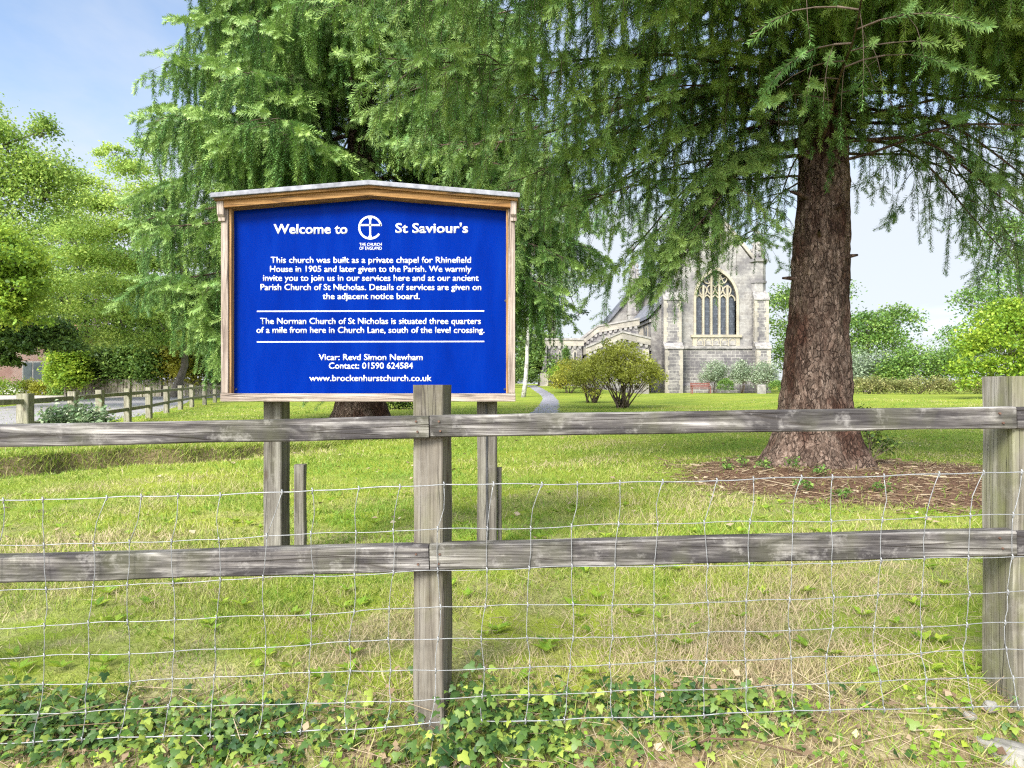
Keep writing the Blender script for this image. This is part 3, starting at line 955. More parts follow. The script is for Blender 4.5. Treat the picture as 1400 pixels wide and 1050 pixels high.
class Spruce:
    def __init__(s, X, Y, seed):
        s.X, s.Y = X, Y
        s.r = random.Random(seed)
        s.limbs = MB()
        s.sp, s.sdir, s.ss, s.st = [], [], [], []     # shoots
        s.ta, s.tb, s.tra, s.trb = [], [], [], []     # twig segments

    def shoot(s, p, d, l, t):
        s.sp.append(tuple(p)); s.sdir.append(tuple(d)); s.ss.append(l); s.st.append(t)

    def seg(s, a, b, ra, rb):
        s.ta.append(tuple(a)); s.tb.append(tuple(b)); s.tra.append(ra); s.trb.append(rb)

    def hang(s, p, d0, length, step, tint, needle=1.0, side=0.16):
        """a pendulous twig: starts along d0, bends down, clothed in shoots"""
        r = s.r
        d = Vector(d0).normalized()
        p = Vector(p)
        n = max(1, int(length / step))
        sway = Vector((r.gauss(0, .10), r.gauss(0, .10), 0))
        tint = tint + r.gauss(0, .13)
        bare = r.random() > needle
        for i in range(n):
            t = (i + 1) / n
            d = (d * 0.52 + (Vector((0, 0, -1)) + sway) * 0.55).normalized()
            if t > 0.86:
                d = (d + Vector((d.x, d.y, 0.15)) * 0.25).normalized()
            q = p + d * step
            s.seg(p, q, 0.0035 * (1.15 - t * 0.7), 0.0035 * (1.05 - t * 0.7))
            if not bare or t > 0.75:
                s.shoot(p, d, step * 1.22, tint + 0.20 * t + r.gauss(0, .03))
                if r.random() < side:
                    a = r.uniform(0, 6.283)
                    sd = (d * 0.65 + Vector((math.cos(a), math.sin(a), r.uniform(-.35, .25))) * 0.75).normalized()
                    l = step * r.uniform(0.7, 1.15)
                    s.shoot(q, sd, l, tint + 0.2 + 0.1 * t + r.gauss(0, .09))
                    s.seg(q, q + sd * l, 0.002, 0.001)
            elif r.random() < 0.35:
                a = r.uniform(0, 6.283)
                sd = (d * 0.5 + Vector((math.cos(a), math.sin(a), -.2))).normalized()
                s.seg(q, q + sd * step * r.uniform(.5, 1.4), 0.002, 0.001)
            p = q

    def fan(s, p, d, length, step, tint):
        """a leafy spray: a main shoot line with side shoots in a flat fan"""
        r = s.r
        d = Vector(d).normalized()
        side = d.cross(Vector((0, 0, 1)))
        side = side.normalized() if side.length > .05 else Vector((1, 0, 0))
        p = Vector(p)
        n = max(2, int(length / step))
        for i in range(n):
            t = (i + 1) / n
            q = p + d * step
            s.seg(p, q, 0.0042 * (1.1 - t * .7), 0.0038 * (1.0 - t * .7))
            s.shoot(p, d, step * 1.25, tint + .1 * t + r.gauss(0, .06))
            for sg in (-1, 1):
                if r.random() < 0.8:
                    sd = (d * r.uniform(.7, 1.1) + side * sg + Vector((0, 0, r.uniform(-.45, .15)))).normalized()
                    l = step * r.uniform(1.2, 1.8) * (1.3 - 0.6 * t)
                    s.shoot(q, sd, l, tint + .15 + r.gauss(0, .09))
                    s.seg(q, q + sd * l * .9, 0.0025, 0.001)
            d = (d + Vector((r.gauss(0, .07), r.gauss(0, .07), -0.05 + r.gauss(0, .05)))).normalized()
            p = q

    def limb(s, z, az, L, rise, droop, tip, r0, step=0.1, dens=1.0, needle=1.0, start=0.2, hl=(0.25, 0.8), tint=0.35, near_clip=4.1, origin_r=0.3, spacing=0.14, pend=0.0):
        r = s.r
        dx, dy = math.sin(az), math.cos(az)
        bend = r.uniform(-.25, .25)
        pts, N = [], 16
        for i in range(N + 1):
            t = i / N
            rad = origin_r * (1 - t) * 0 + L * t
            off = bend * L * 0.3 * t * t
            x = s.X + dx * (origin_r + rad) - dy * off
            y = s.Y + dy * (origin_r + rad) + dx * off
            zz = z + L * (rise * t - droop * t * t + tip * t ** 4) + 0.05 * math.sin(t * 9 + z)
            pts.append(Vector((x, y, zz)))
        pts = [Vector((s.X + dx * origin_r * .3, s.Y + dy * origin_r * .3, z - 0.03))] + pts
        if min((Vector((q.x, q.y)).length if q.z < 6.5 else 9) for q in pts) < near_clip:
            return
        s.limbs.tube(pts, [max(0.006, r0 * (1 - 0.9 * i / (len(pts) - 1)) ** 0.9) for i in range(len(pts))], 7)
        P = pts[1:]
        n2 = max(3, int(L / spacing * dens))
        for j in range(n2):
            t = start + (1 - start) * (j + r.random() * .6) / n2
            i = min(int(t * N), N - 1)
            f = t * N - i
            p = P[i].lerp(P[i + 1], f)
            d = (P[i + 1] - P[i]).normalized()
            sd = Vector((-d.y, d.x, 0)).normalized() * (1 if j % 2 else -1)
            l2 = (0.35 + 0.75 * math.sin(min(1, t * 1.15) * math.pi * .8)) * r.uniform(.6, 1.15) * max(.72, min(1, L / 3.2))
            tl = tint + r.gauss(0, .10)
            q, dd = Vector(p), (sd * r.uniform(.8, 1.1) + d * r.uniform(.35, .9) + Vector((0, 0, r.uniform(-.15, .22) - .25 * pend))).normalized()
            ns = max(2, int(l2 / (step * 1.3)))
            for k in range(ns):
                u = (k + 1) / ns
                qn = q + dd * step * 1.3
                s.seg(q, qn, 0.009 * (1.15 - u), 0.009 * (1.05 - u) + .002)
                if r.random() < (0.80 + .15 * pend) * min(1, dens):
                    s.hang(qn, (dd * .5 + Vector((r.gauss(0, .3), r.gauss(0, .3), -.55))), r.uniform(*hl) * (1.0 - .35 * u), step, tl + .12 * u, needle)
                if r.random() < needle * (1 - .5 * pend):
                    s.shoot(q, dd, step * 1.5, tl + .2 + .2 * u + r.gauss(0, .07))
                    a = r.choice((-1, 1))
                    sd2 = (dd * .7 + Vector((-dd.y, dd.x, 0)) * a + Vector((0, 0, r.uniform(-.3, .2)))).normalized()
                    s.shoot(qn, sd2, step * r.uniform(1.0, 1.5), tl + .3 + .15 * u + r.gauss(0, .08))
                dd = (dd + Vector((r.gauss(0, .1), r.gauss(0, .1), -.10 - .14 * pend))).normalized()
                q = qn
            if r.random() < needle * (1 - .6 * pend):
                s.fan(q, (dd + Vector((0, 0, .08))), r.uniform(.15, .4), step, tint + .33)
            if r.random() < 0.6 * min(1, dens):
                s.hang(p, (Vector((r.gauss(0, .4), r.gauss(0, .4), -.7))), r.uniform(*hl), step, tint, needle)
        s.fan(P[-1], (P[-1] - P[-3]) + Vector((0, 0, .02)), 0.45, step, tint + .35)

    def finish(s, name, label, trunkV, trunkF, loc, tn=30, nw=0.036, nl=0.21, group=None):
        root = thing(name, label, 'spruce tree', loc, group)
        # trunk and limbs: one mesh
        lv = np.array(s.limbs.v)
        quads = [f for f in s.limbs.f if len(f) == 4]
        A, B = np.array(s.ta), np.array(s.tb)
        if trunkV is not None:
            V = np.concatenate([trunkV, lv]) if len(lv) else trunkV
            F = np.concatenate([trunkF, np.array(quads) + len(trunkV)]) if quads else trunkF
            link('trunk', np_mesh('trunk', V, F, smooth=True), M['bark'], root)
        tv, tf = twig_tubes(A, B, np.array(s.tra), np.array(s.trb))
        link('twigs', np_mesh('twigs', tv, tf), M['twig'], root)
        sp, sdv, ss, st = np.array(s.sp), np.array(s.sdir), np.array(s.ss), np.array(s.st)
        Vs, Fs, Ts, off = [], [], [], 0
        lab = rng.integers(0, 4, len(sp))
        for q in range(4):
            k = lab == q
            tv, tf = shoot_template(tn, nw, nl, q + 3)
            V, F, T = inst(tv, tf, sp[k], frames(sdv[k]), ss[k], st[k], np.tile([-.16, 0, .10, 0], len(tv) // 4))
            Vs.append(V); Fs.append(F + off); Ts.append(T); off += len(V)
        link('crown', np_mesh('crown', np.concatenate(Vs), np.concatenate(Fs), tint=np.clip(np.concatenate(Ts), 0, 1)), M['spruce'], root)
        print(name, 'shoots', len(sp), 'tris', off // 4)
        return root


# ---- the near spruce on the right
AXX, AYY = 3.48, 8.0
near_sp = Spruce(AXX, AYY, 5)
rr = near_sp.r
zl = 3.55
k = 0
while zl < 7.4:                                   # the part of the crown one sees
    for j in range(3):
        az = k * 2.39996 + rr.uniform(-.4, .4)
        k += 1
        low = zl < 4.5
        L = rr.uniform(3.2, 5.2) * (0.75 if low else 1.0)
        near_sp.limb(zl + rr.uniform(-.15, .15), az, L, rr.uniform(.02, .16), rr.uniform(.22, .36), rr.uniform(.08, .16), rr.uniform(.014, .021) if low else rr.uniform(.03, .05),
                     step=0.135, dens=0.45 if low else 0.6, needle=0.45 if low else 0.72, start=0.24 if low else 0.08, pend=.4,
                     hl=(.25, .8) if low else (.3, 1.0), tint=0.26)
    zl += 0.33
while zl < 15:                                    # the top, coarser
    for j in range(2):
        az = k * 2.39996 + rr.uniform(-.4, .4)
        k += 1
        near_sp.limb(zl, az, max(.8, 4.6 * (1 - (zl - 7) / 9)), .15, .3, .12, .05, step=0.26, dens=0.35, start=.15, hl=(.3, .9), tint=.35)
    zl += 0.5
# short leafy growth on the trunk itself
for j in range(160):
    az = rr.uniform(R(95), R(300))
    z = 3.6 + 2.8 * rr.random() ** 0.8
    if z < 4.0 and rr.random() < .35:
        continue
    p = Vector((AXX + math.sin(az) * .31, AYY + math.cos(az) * .31, z))
    d = Vector((math.sin(az), math.cos(az), rr.uniform(-.1, .4)))
    if rr.random() < .5:
        near_sp.fan(p, d, rr.uniform(.25, .6), .135, .5)
    near_sp.hang(p, d, rr.uniform(.3, .8), .135, .42, 1.0, .8)
# bare hanging strings of dead twig left of the trunk
for j in range(70):
    az = rr.uniform(R(225), R(300))
    q = rr.uniform(.4, 1.5)
    p = Vector((AXX + math.sin(az) * q, AYY + math.cos(az) * q, rr.uniform(4.2, 5.9)))
    near_sp.hang(p, (rr.gauss(0, .4), rr.gauss(0, .4), -.4), rr.uniform(.5, 1.2), .13, .3, 0.0)
# chosen limbs: over the board, before the church, to the right
for (z, az, L, rise, droop, tip, needle, dens) in (
        (4.9, R(238), 4.9, .06, .22, .06, .95, 1.0), (4.6, R(252), 4.6, .05, .24, .06, .9, .95), (5.2, R(222), 4.6, .04, .22, .06, .95, 1.0),
        (3.9, R(272), 1.45, .06, 1.15, .12, .9, 1.1), (4.15, R(264), 2.2, .06, .38, .12, .6, .7), (3.9, R(283), 1.3, .06, 1.0, .14, .9, 1.1), (4.5, R(276), 2.4, .05, .42, .10, .65, .8), (3.75, R(258), 1.3, .05, .9, .1, .9, 1.0),
        (4.3, R(292), 2.2, .05, .5, .10, .7, .8), (4.45, R(268), 3.2, .05, .46, .08, .65, .8), (4.6, R(286), 3.6, .05, .46, .08, .6, .7), (4.0, R(305), 2.4, .06, .80, .10, .8, .8), (4.15, R(270), 1.6, .06, 1.05, .12, .95, 1.1),
        (3.9, R(268), 1.35, .05, 1.25, .12, .95, 1.2), (3.95, R(278), 1.6, .05, 1.1, .12, .9, 1.1),
        (4.8, R(258), 4.2, .05, .32, .08, .7, .7), (4.8, R(280), 4.0, .05, .34, .08, .5, .6),
        (4.0, R(80), 2.2, .10, .85, .10, .55, .7), (4.2, R(98), 2.6, .08, .72, .08, .5, .7), (3.9, R(115), 1.8, .06, .8, .08, .6, .6), (4.4, R(70), 3.2, .10, .62, .08, .5, .7), (4.5, R(88), 3.8, .08, .56, .08, .6, .7),
        (5.3, R(205), 4.2, .08, .24, .08, .95, .9), (5.5, R(246), 5.2, .05, .20, .05, .75, .8),
        (5.3, R(150), 3.6, .08, .24, .10, .95, 1.0), (5.0, R(165), 3.2, .05, .26, .10, .95, 1.0), (5.4, R(130), 4.0, .08, .24, .10, .95, 1.0),
        (4.7, R(110), 3.8, .10, .36, .08, .7, .75), (4.9, R(95), 4.2, .10, .34, .08, .8, .8), (4.2, R(75), 3.0, .10, .42, .08, .5, .6),
        (5.6, R(182), 3.6, .06, .2, .08, .95, 1.0), (5.1, R(190), 2.2, .1, .4, .1, .95, 1.1), (5.4, R(212), 2.6, .1, .4, .1, .95, 1.1), (4.9, R(172), 1.8, .1, .4, .1, .95, 1.1),
        (5.8, R(200), 3.2, .08, .35, .1, .95, 1.1), (5.9, R(225), 3.0, .08, .35, .1, .95, 1.1), (6.0, R(140), 3.6, .08, .35, .1, .95, 1.1), (5.7, R(155), 3.0, .08, .38, .1, .95, 1.1), (5.6, R(115), 3.4, .08, .36, .1, .95, 1.1),
        (5.0, R(105), 2.6, .1, .4, .1, .95, 1.1), (5.2, R(125), 2.8, .1, .36, .1, .95, 1.1), (5.5, R(75), 3.4, .1, .34, .1, .9, 1.0), (5.6, R(95), 2.4, .1, .4, .1, .95, 1.1), (5.9, R(110), 3.4, .1, .36, .1, .95, 1.1), (4.8, R(140), 2.2, .1, .4, .1, .95, 1.1),
        (5.3, R(85), 4.6, .10, .34, .08, .9, 1.0), (5.8, R(100), 4.8, .10, .32, .08, .95, 1.0), (6.2, R(120), 4.6, .10, .32, .08, .95, 1.0), (6.1, R(235), 4.6, .06, .24, .08, .95, 1.0)):
    near_sp.limb(z, az, L, rise, droop, tip, .024, step=.135, dens=dens, needle=needle, start=.06, hl=(.3, 1.05), pend=.35, tint=.33, near_clip=3.7)
for az, z, l in ((205, 2.75, .16), (236, 3.2, .22), (170, 3.05, .14), (262, 2.3, .12), (188, 3.42, .2), (150, 2.5, .12)):     # stubs of dead branches
    d = Vector((math.sin(R(az)), math.cos(R(az)), .1))
    p = Vector((AXX + .03, AYY, z)) + d * .22
    near_sp.limbs.tube([p, p + d * (.10 + l * .5), p + d * (.12 + l) + Vector((0, 0, -.01))], [.032, .022, .012], 7)
zs = [0.02, 0.12, 0.25, 0.45, 0.72, 1.0, 1.8, 3.4, 6.0, 10, 15.5]
rs = [0.96, 0.77, 0.62, 0.51, 0.415, 0.37, 0.315, 0.265, 0.215, 0.14, 0.03]
xs = [3.42, 3.43, 3.44, 3.45, 3.465, 3.475, 3.485, 3.54, 3.58, 3.6, 3.6]
TV, TF = bark_trunk(None, None, zs, rs, xs, [8.0] * 11, nseg=110, nring=230, rough=0.026, flare_amp=.26)
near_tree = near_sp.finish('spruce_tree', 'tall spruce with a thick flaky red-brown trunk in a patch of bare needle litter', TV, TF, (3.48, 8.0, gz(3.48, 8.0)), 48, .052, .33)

# ---- the farther spruce behind the board
BX, BY = -3.65, 17.0
far_sp = Spruce(BX, BY, 9)
rr = far_sp.r
zl, k = 2.7, 0
while zl < 11.5:
    for j in range(5):
        az = k * 2.39996 + rr.uniform(-.35, .35)
        k += 1
        back = math.cos(az) > 0.55
        L = 5.5 * (1 - max(0, zl - 4) / 17) * rr.uniform(.8, 1.08) * (.58 if zl < 3.6 else .72 if zl < 4.6 else .86 if zl < 6 else 1)
        far_sp.limb(zl + rr.uniform(-.2, .2), az, L, rr.uniform(.02, .14), rr.uniform(.28, .46), rr.uniform(.08, .18), .06,
                    step=0.21 if not back else 0.3, dens=1.0 if not back else .4, needle=.97, start=.12, pend=1.0, hl=(.6, 1.7), tint=.33, origin_r=.35, spacing=.115)
    zl += 0.56
while zl < 20:
    for j in range(3):
        az = k * 2.39996
        k += 1
        far_sp.limb(zl, az, max(.7, 4.0 * (1 - (zl - 11) / 10)), .15, .3, .12, .05, step=0.36, dens=0.35, start=.15, hl=(.4, 1.1), tint=.4)
    zl += 0.8
# the drooping right-hand side that hangs past the board
for (z, az, L, rise, droop) in ((5.2, R(112), 4.9, .05, .40), (4.4, R(122), 4.7, .04, .36), (5.8, R(100), 5.3, .05, .42), (4.9, R(135), 4.5, .03, .34), (6.4, R(118), 5.6, .05, .36), (3.9, R(105), 4.4, .06, .32)):
    far_sp.limb(z, az, L, rise, droop, .05, .06, step=.21, dens=.9, needle=.95, start=.3, pend=1.0, hl=(.5, 1.4), tint=.26, origin_r=.35)
# low skirts on the left, down beside the board
for (z, az, L) in ((3.3, R(225), 3.4), (3.0, R(245), 3.3), (3.6, R(215), 3.2), (2.8, R(260), 3.0), (3.9, R(235), 4.2)):
    far_sp.limb(z, az, L, .05, .28, .08, .05, step=.21, dens=1.0, needle=1.0, start=.25, pend=1.0, hl=(.5, 1.2), tint=.30, origin_r=.35)
zs = [0.05, 0.2, 0.45, 0.8, 1.4, 3.0, 6.0, 12, 20.5]
rs = [0.95, 0.78, 0.66, 0.57, 0.49, 0.42, 0.34, 0.2, 0.03]
TV, TF = bark_trunk(None, None, zs, rs, [BX] * 9, [BY] * 9, nseg=60, nring=110, rough=.02, flare_amp=.15, seed=2)
far_tree = far_sp.finish('spruce_tree', 'dense spruce with drooping branches down to the ground behind the blue board', TV, TF, (BX, BY, gz(BX, BY)), 50, .070, .35)


# ---------------------------------------------------------------- the church
def stone_mat(name, cols, mortar, bw, bh, pale=0.0):
    m, nt, b = new_mat(name)
    g = nd(nt, 'NewGeometry')
    sp = nd(nt, 'SeparateXYZ', i0=g.outputs['Position'])
    v = nd(nt, 'CombineXYZ', i0=mth(nt, 'ADD', sp.outputs[0], sp.outputs[1]), i1=sp.outputs[2], i2=0.0).outputs[0]
    br = nd(nt, 'TexBrick', Vector=v, Scale=1.0, Color1=(*cols[0], 1), Color2=(*cols[1], 1), Mortar=(*mortar, 1), Mortar_Size=0.022, Mortar_Smooth=0.3, Bias=0.0, Brick_Width=bw, Row_Height=bh)
    n = nd(nt, 'TexNoise', Vector=g.outputs['Position'], Scale=0.55, Detail=6.0, Roughness=0.65)
    n2 = nd(nt, 'TexNoise', Vector=g.outputs['Position'], Scale=4.5, Detail=5.0, Roughness=0.7)
    col = mixc(nt, ramp(nt, n2.outputs[0], [(0.46, 0.0), (0.66, 0.7)]), br.outputs[0], cols[2])
    col = mixc(nt, ramp(nt, n.outputs[0], [(0.46, 0.0), (0.60, 0.72)]), col, cols[3])
    nt.links.new(col, b.inputs['Base Color'])
    b.inputs['Roughness'].default_value = 0.92
    b.inputs['Specular IOR Level'].default_value = 0.15
    bump(nt, b, br.outputs[1], -0.4, 0.03)
    return m


M['rubble'] = stone_mat('rubble_stone', [(0.125, 0.115, 0.113), (0.2310, 0.2100, 0.1974), (0.3024, 0.2814, 0.2520), (0.0756, 0.0697, 0.0756)], (0.3864, 0.3612, 0.3192), 0.72, 0.29)
M['rubble_pale'] = stone_mat('pale_rubble_stone', [(0.215, 0.196, 0.176), (0.2772, 0.2604, 0.2394), (0.3612, 0.3402, 0.3066), (0.1008, 0.0924, 0.0966)], (0.2940, 0.2730, 0.2478), 0.75, 0.30)
M['ashlar'] = stone_mat('dressed_stone', [(0.3108, 0.2772, 0.2226), (0.3612, 0.3234, 0.2604), (0.3360, 0.3024, 0.2478), (0.1764, 0.1596, 0.1428)], (0.4200, 0.3780, 0.3108), 0.8, 0.36)
M['ashlar_warm'] = stone_mat('warm_dressed_stone', [(0.35, 0.305, 0.22), (0.38, 0.335, 0.25), (0.40, 0.36, 0.275), (0.25, 0.22, 0.165)], (0.32, 0.275, 0.20), 0.8, 0.36)
M['weather_stone'] = noisy_mat('weathered_coping_stone', (0.15, 0.14, 0.13), (0.36, 0.33, 0.30), 3.0, 0.9, 0.3, 0.02)
M['slate'] = stone_mat('roof_slate', [(0.14, 0.145, 0.165), (0.20, 0.20, 0.225), (0.24, 0.24, 0.25), (0.12, 0.12, 0.13)], (0.07, 0.07, 0.08), 0.35, 0.22)
m, nt, b = new_mat('leaded_glass')
g = nd(nt, 'NewGeometry')
sp = nd(nt, 'SeparateXYZ', i0=g.outputs['Position'])
v = nd(nt, 'CombineXYZ', i0=mth(nt, 'ADD', sp.outputs[0], sp.outputs[1]), i1=sp.outputs[2]).outputs[0]
br = nd(nt, 'TexBrick', Vector=v, Scale=1.0, Color1=(0.03, 0.035, 0.045, 1), Color2=(0.075, 0.085, 0.10, 1), Mortar=(0.012, 0.012, 0.012, 1), Mortar_Size=0.012, Brick_Width=0.22, Row_Height=0.22, p_offset=0.5)
nt.links.new(br.outputs[0], b.inputs['Base Color'])
b.inputs['Roughness'].default_value = 0.25
M['leaded'] = m

church = thing('church', 'grey and cream stone gothic church with a tall gable window and pinnacles beyond the lawn', 'church', (18.4, 66, 0.3))
CS = 62 / 960.0


def cx_(px, d=62.0):
    return (px - 700) * d / 960


def cz_(py, d=62.0):
    return EYE + (525 - py) * d / 960


def arch(xc, zs, hw, rise_k=1.0, n=14):
    """pointed arch outline points from the left springing to the right springing"""
    rad = hw * (1 + rise_k)
    out = []
    cxr = xc - hw + rad
    a_ap = math.acos((cxr - xc) / rad)
    for i in range(n + 1):
        a = math.pi - a_ap * i / n
        out.append((cxr + rad * math.cos(a), zs + rad * math.sin(a)))
    return out + [(2 * xc - x, z) for x, z in out[-2::-1]]


YG = 62.0
NX0, NX1, NXC = 14.3, 21.8, 18.05
ZE, ZA = 11.2, 16.1
# great gable wall, with the window opening left open
WXC, WHW, WSILL, WSPR = 18.0, 1.78, 5.5, 8.6
mb = MB()
top = arch(WXC, WSPR, WHW, 0.55, 12)
mb.prism([(NX0, 4.38), (NX1, 4.38), (NX1, WSILL), (NX0, WSILL)], YG, YG + 0.8)
mb.prism([(NX0, WSILL), (WXC - WHW, WSILL), (WXC - WHW, WSPR), (NX0, WSPR)], YG, YG + 0.8)
mb.prism([(WXC + WHW, WSILL), (NX1, WSILL), (NX1, WSPR), (WXC + WHW, WSPR)], YG, YG + 0.8)
half = len(top) // 2
apex = top[half]
for i in range(half):
    a, c2 = top[i], top[i + 1]
    t0, t1 = i / half, (i + 1) / half
    oa = (NX0, WSPR + (ZE - WSPR) * t0) if t0 < 1 else None
    # outer outline follows the wall edge and the gable slope up to the ridge
    def outer(t, sgn):
        if t < .4:
            return (NX0 if sgn < 0 else NX1, WSPR + (ZE - WSPR) * t / .4)
        u2 = (t - .4) / .6
        return ((NX0 if sgn < 0 else NX1) * (1 - u2) + NXC * u2, ZE + (ZA - ZE) * u2)
    mb.prism([a, c2, outer(t1, -1), outer(t0, -1)], YG, YG + 0.8)
    a2, c3 = top[-1 - i], top[-2 - i]
    mb.prism([a2, outer(t0, 1), outer(t1, 1), c3], YG, YG + 0.8)
mb.build('gable_wall', M['rubble_pale'], church)
MB().box(NX0, NX1, YG - .003, YG + .8, -1, 4.379).build('base_wall', M['rubble'], church)
# rest of the nave behind it
mb = MB()
mb.box(NX0 + 0.02, NX1 - 0.02, YG + 0.81, YG + 30, -1, ZE)
mb.build('nave_wall', M['rubble_pale'], church)
mb = MB()
rf = [(NX0 - .35, ZE - .25), (NXC, ZA - .25), (NX1 + .35, ZE - .25), (NX1 + .35, ZE - .55), (NXC, ZA - .6), (NX0 - .35, ZE - .55)]
mb.prism(rf, YG + 0.85, YG + 30.2)
mb.build('roof', M['slate'], church)
mb = MB()
mb.prism([(NX0 - .25, ZE - .1), (NXC, ZA + .05), (NX1 + .25, ZE - .1), (NX1 + .25, ZE + .30), (NXC, ZA + .55), (NX0 - .25, ZE + .30)], YG - .14, YG + .84)
mb.build('gable_coping', M['ashlar'], church)
mb = MB()
mb.prism_z([(NXC - .2, YG + .1), (NXC + .2, YG + .1), (NXC + .2, YG + .5), (NXC - .2, YG + .5)], ZA + .5, ZA + 1.1, .6)
mb.box(NXC - .12, NXC + .12, YG + .18, YG + .42, ZA + 1.1, ZA + 2.2).box(NXC - .55, NXC + .55, YG + .2, YG + .4, ZA + 1.5, ZA + 1.75)
mb.build('finial_cross', M['ashlar'], church)
# window: frame, glass, mullions and tracery
mb = MB()
oa, ia = arch(WXC, WSPR, WHW + .2, .55, 12), arch(WXC, WSPR, WHW + .0, .55, 12)
oa = [(WXC - WHW - .2, WSILL - .02)] + oa + [(WXC + WHW + .2, WSILL - .02)]
ia = [(WXC - WHW, WSILL - .02)] + ia + [(WXC + WHW, WSILL - .02)]
for i in range(len(oa) - 1):
    mb.prism([oa[i], oa[i + 1], ia[i + 1], ia[i]], YG - .13, YG + .5)
mb.box(WXC - WHW - .45, WXC + WHW + .45, YG - .22, YG + .5, WSILL - .25, WSILL - .022)
win = mb.build('window', M['ashlar_warm'], church)
mb = MB()
mb.prism([(WXC - WHW - .05, WSILL)] + arch(WXC, WSPR, WHW + .05, .55, 12) + [(WXC + WHW + .05, WSILL)], YG + .42, YG + .46)
mb.build('pane', M['leaded'], win)
mb = MB()
nl = 5
lw = 2 * WHW / nl
for i in range(1, nl):
    x = WXC - WHW + lw * i
    zt = WSPR + (2.2 if i in (2, 3) else 1.3)
    mb.box(x - .085, x + .085, YG + .14, YG + .415, WSILL, zt)
for i in range(nl):
    xc = WXC - WHW + lw * (i + .5)
    pts = arch(xc, WSPR - .1, lw * .5, .5, 5)
    mb.tube([(p[0], YG + .28, p[1]) for p in pts], .075, 6)
for i in range(nl - 1):
    xc = WXC - WHW + lw * (i + 1)
    zc = WSPR + .95 - .12 * abs(i - 1.5)
    mb.tube([(xc + .33 * math.cos(a) * (1 + .25 * math.sin(a)), YG + .28, zc + .42 * math.sin(a)) for a in np.linspace(0, 2 * math.pi, 13)], .07, 6)
for xc, zc, rr_ in ((WXC - .62, WSPR + 1.85, .42), (WXC + .62, WSPR + 1.85, .42), (WXC, WSPR + 2.55, .40)):
    mb.tube([(xc + rr_ * math.cos(a), YG + .28, zc + rr_ * math.sin(a)) for a in np.linspace(0, 2 * math.pi, 13)], .07, 6)
    for a in (0.4, 1.97, 3.54, 5.1):
        mb.tube([(xc, YG + .28, zc), (xc + rr_ * math.cos(a), YG + .28, zc + rr_ * math.sin(a))], .045, 5)
mb.build('tracery', M['ashlar_warm'], win)
# row of blind panels under the window
mb = MB()
mb.box(WXC - WHW - .3, WXC + WHW + .3, YG - .10, YG + .02, WSILL - 1.0, WSILL - .252)
bp = mb.build('blind_panel', M['ashlar_warm'], church)
mb = MB()
for i in range(nl):
    xc = WXC - WHW + lw * (i + .5)
    mb.tube([(xc - lw * .38, YG - .11, WSILL - .93)] + [(p[0], YG - .11, p[1]) for p in arch(xc, WSILL - .62, lw * .38, .3, 4)] + [(xc + lw * .38, YG - .11, WSILL - .93), (xc - lw * .38, YG - .11, WSILL - .93)], .05, 5)
    mb.box(xc - lw * .26, xc + lw * .26, YG - .106, YG - .1001, WSILL - .88, WSILL - .55)
mb.build('panel_moulding', M['weather_stone'], bp)
# string courses and plinth
mb = MB()
mb.box(NX0 - .1, NX1 + .1, YG - .16, YG - .001, 4.25, 4.50)
mb.build('string_course', M['weather_stone'], church)
mb = MB()
mb.prism_x([(YG - .35, -1), (YG - .001, -1), (YG - .001, 1.25), (YG - .12, 1.22), (YG - .35, 1.0)], NX0 - .2, NX1 + .2)
mb.build('plinth', M['rubble'], church)


def buttress(x0, x1, y, depth, zs, mat, side=1, name='buttress'):
    """a stepped buttress standing out from the wall face at y towards the camera; zs are the set-off heights"""
    mb = MB()
    z0 = -1
    d = depth
    prof = [(y + .3, z0), (y - d, z0)]
    for i, z in enumerate(zs):
        prof += [(y - d, z)]
        d *= 0.62
        prof += [(y - d, z + .5)]
    prof[-1] = (y + .0, zs[-1] + .9)
    prof += [(y + .3, zs[-1] + .9)]
    mb.prism_x(prof, x0, x1)
    o = mb.build(name, mat, church)
    zz = -.2                                   # pale dressed corners
    qs = {}
    alt = 0
    d = depth
    while zz < zs[-1] - .3:
        stage = sum(1 for z in zs if zz >= z)
        d = depth * 0.62 ** stage
        w = .34 if alt % 2 else .22
        for sd, (xa, xb) in enumerate(((x0 - .02, x0 + w), (x1 - w, x1 + .02))):
            qs.setdefault((sd, stage), MB()).box(xa, xb, y - d - .02, y - d + w, zz, zz + .42)
        zz += .42
        alt += 1
    for q in qs.values():
        q.build('quoin', M['ashlar'], o)
    d = depth
    for z in zs:
        MB().prism_x([(y - d - .1, z - .02), (y - d * .55, z + .56), (y - d * .55, z + .40), (y - d - .1, z - .14)], x0 - .08, x1 + .08).build('weathering', M['weather_stone'], o)
        d *= 0.62
    return o


buttress(13.25, 14.75, YG, 1.3, [4.3, 8.6], M['rubble'])
buttress(21.15, 22.35, YG, 1.3, [4.3, 8.6], M['rubble'])


def octa(x, y, r, rot=math.pi / 8):
    return [(x + r * math.cos(rot + i * math.pi / 4), y + r * math.sin(rot + i * math.pi / 4)) for i in range(8)]


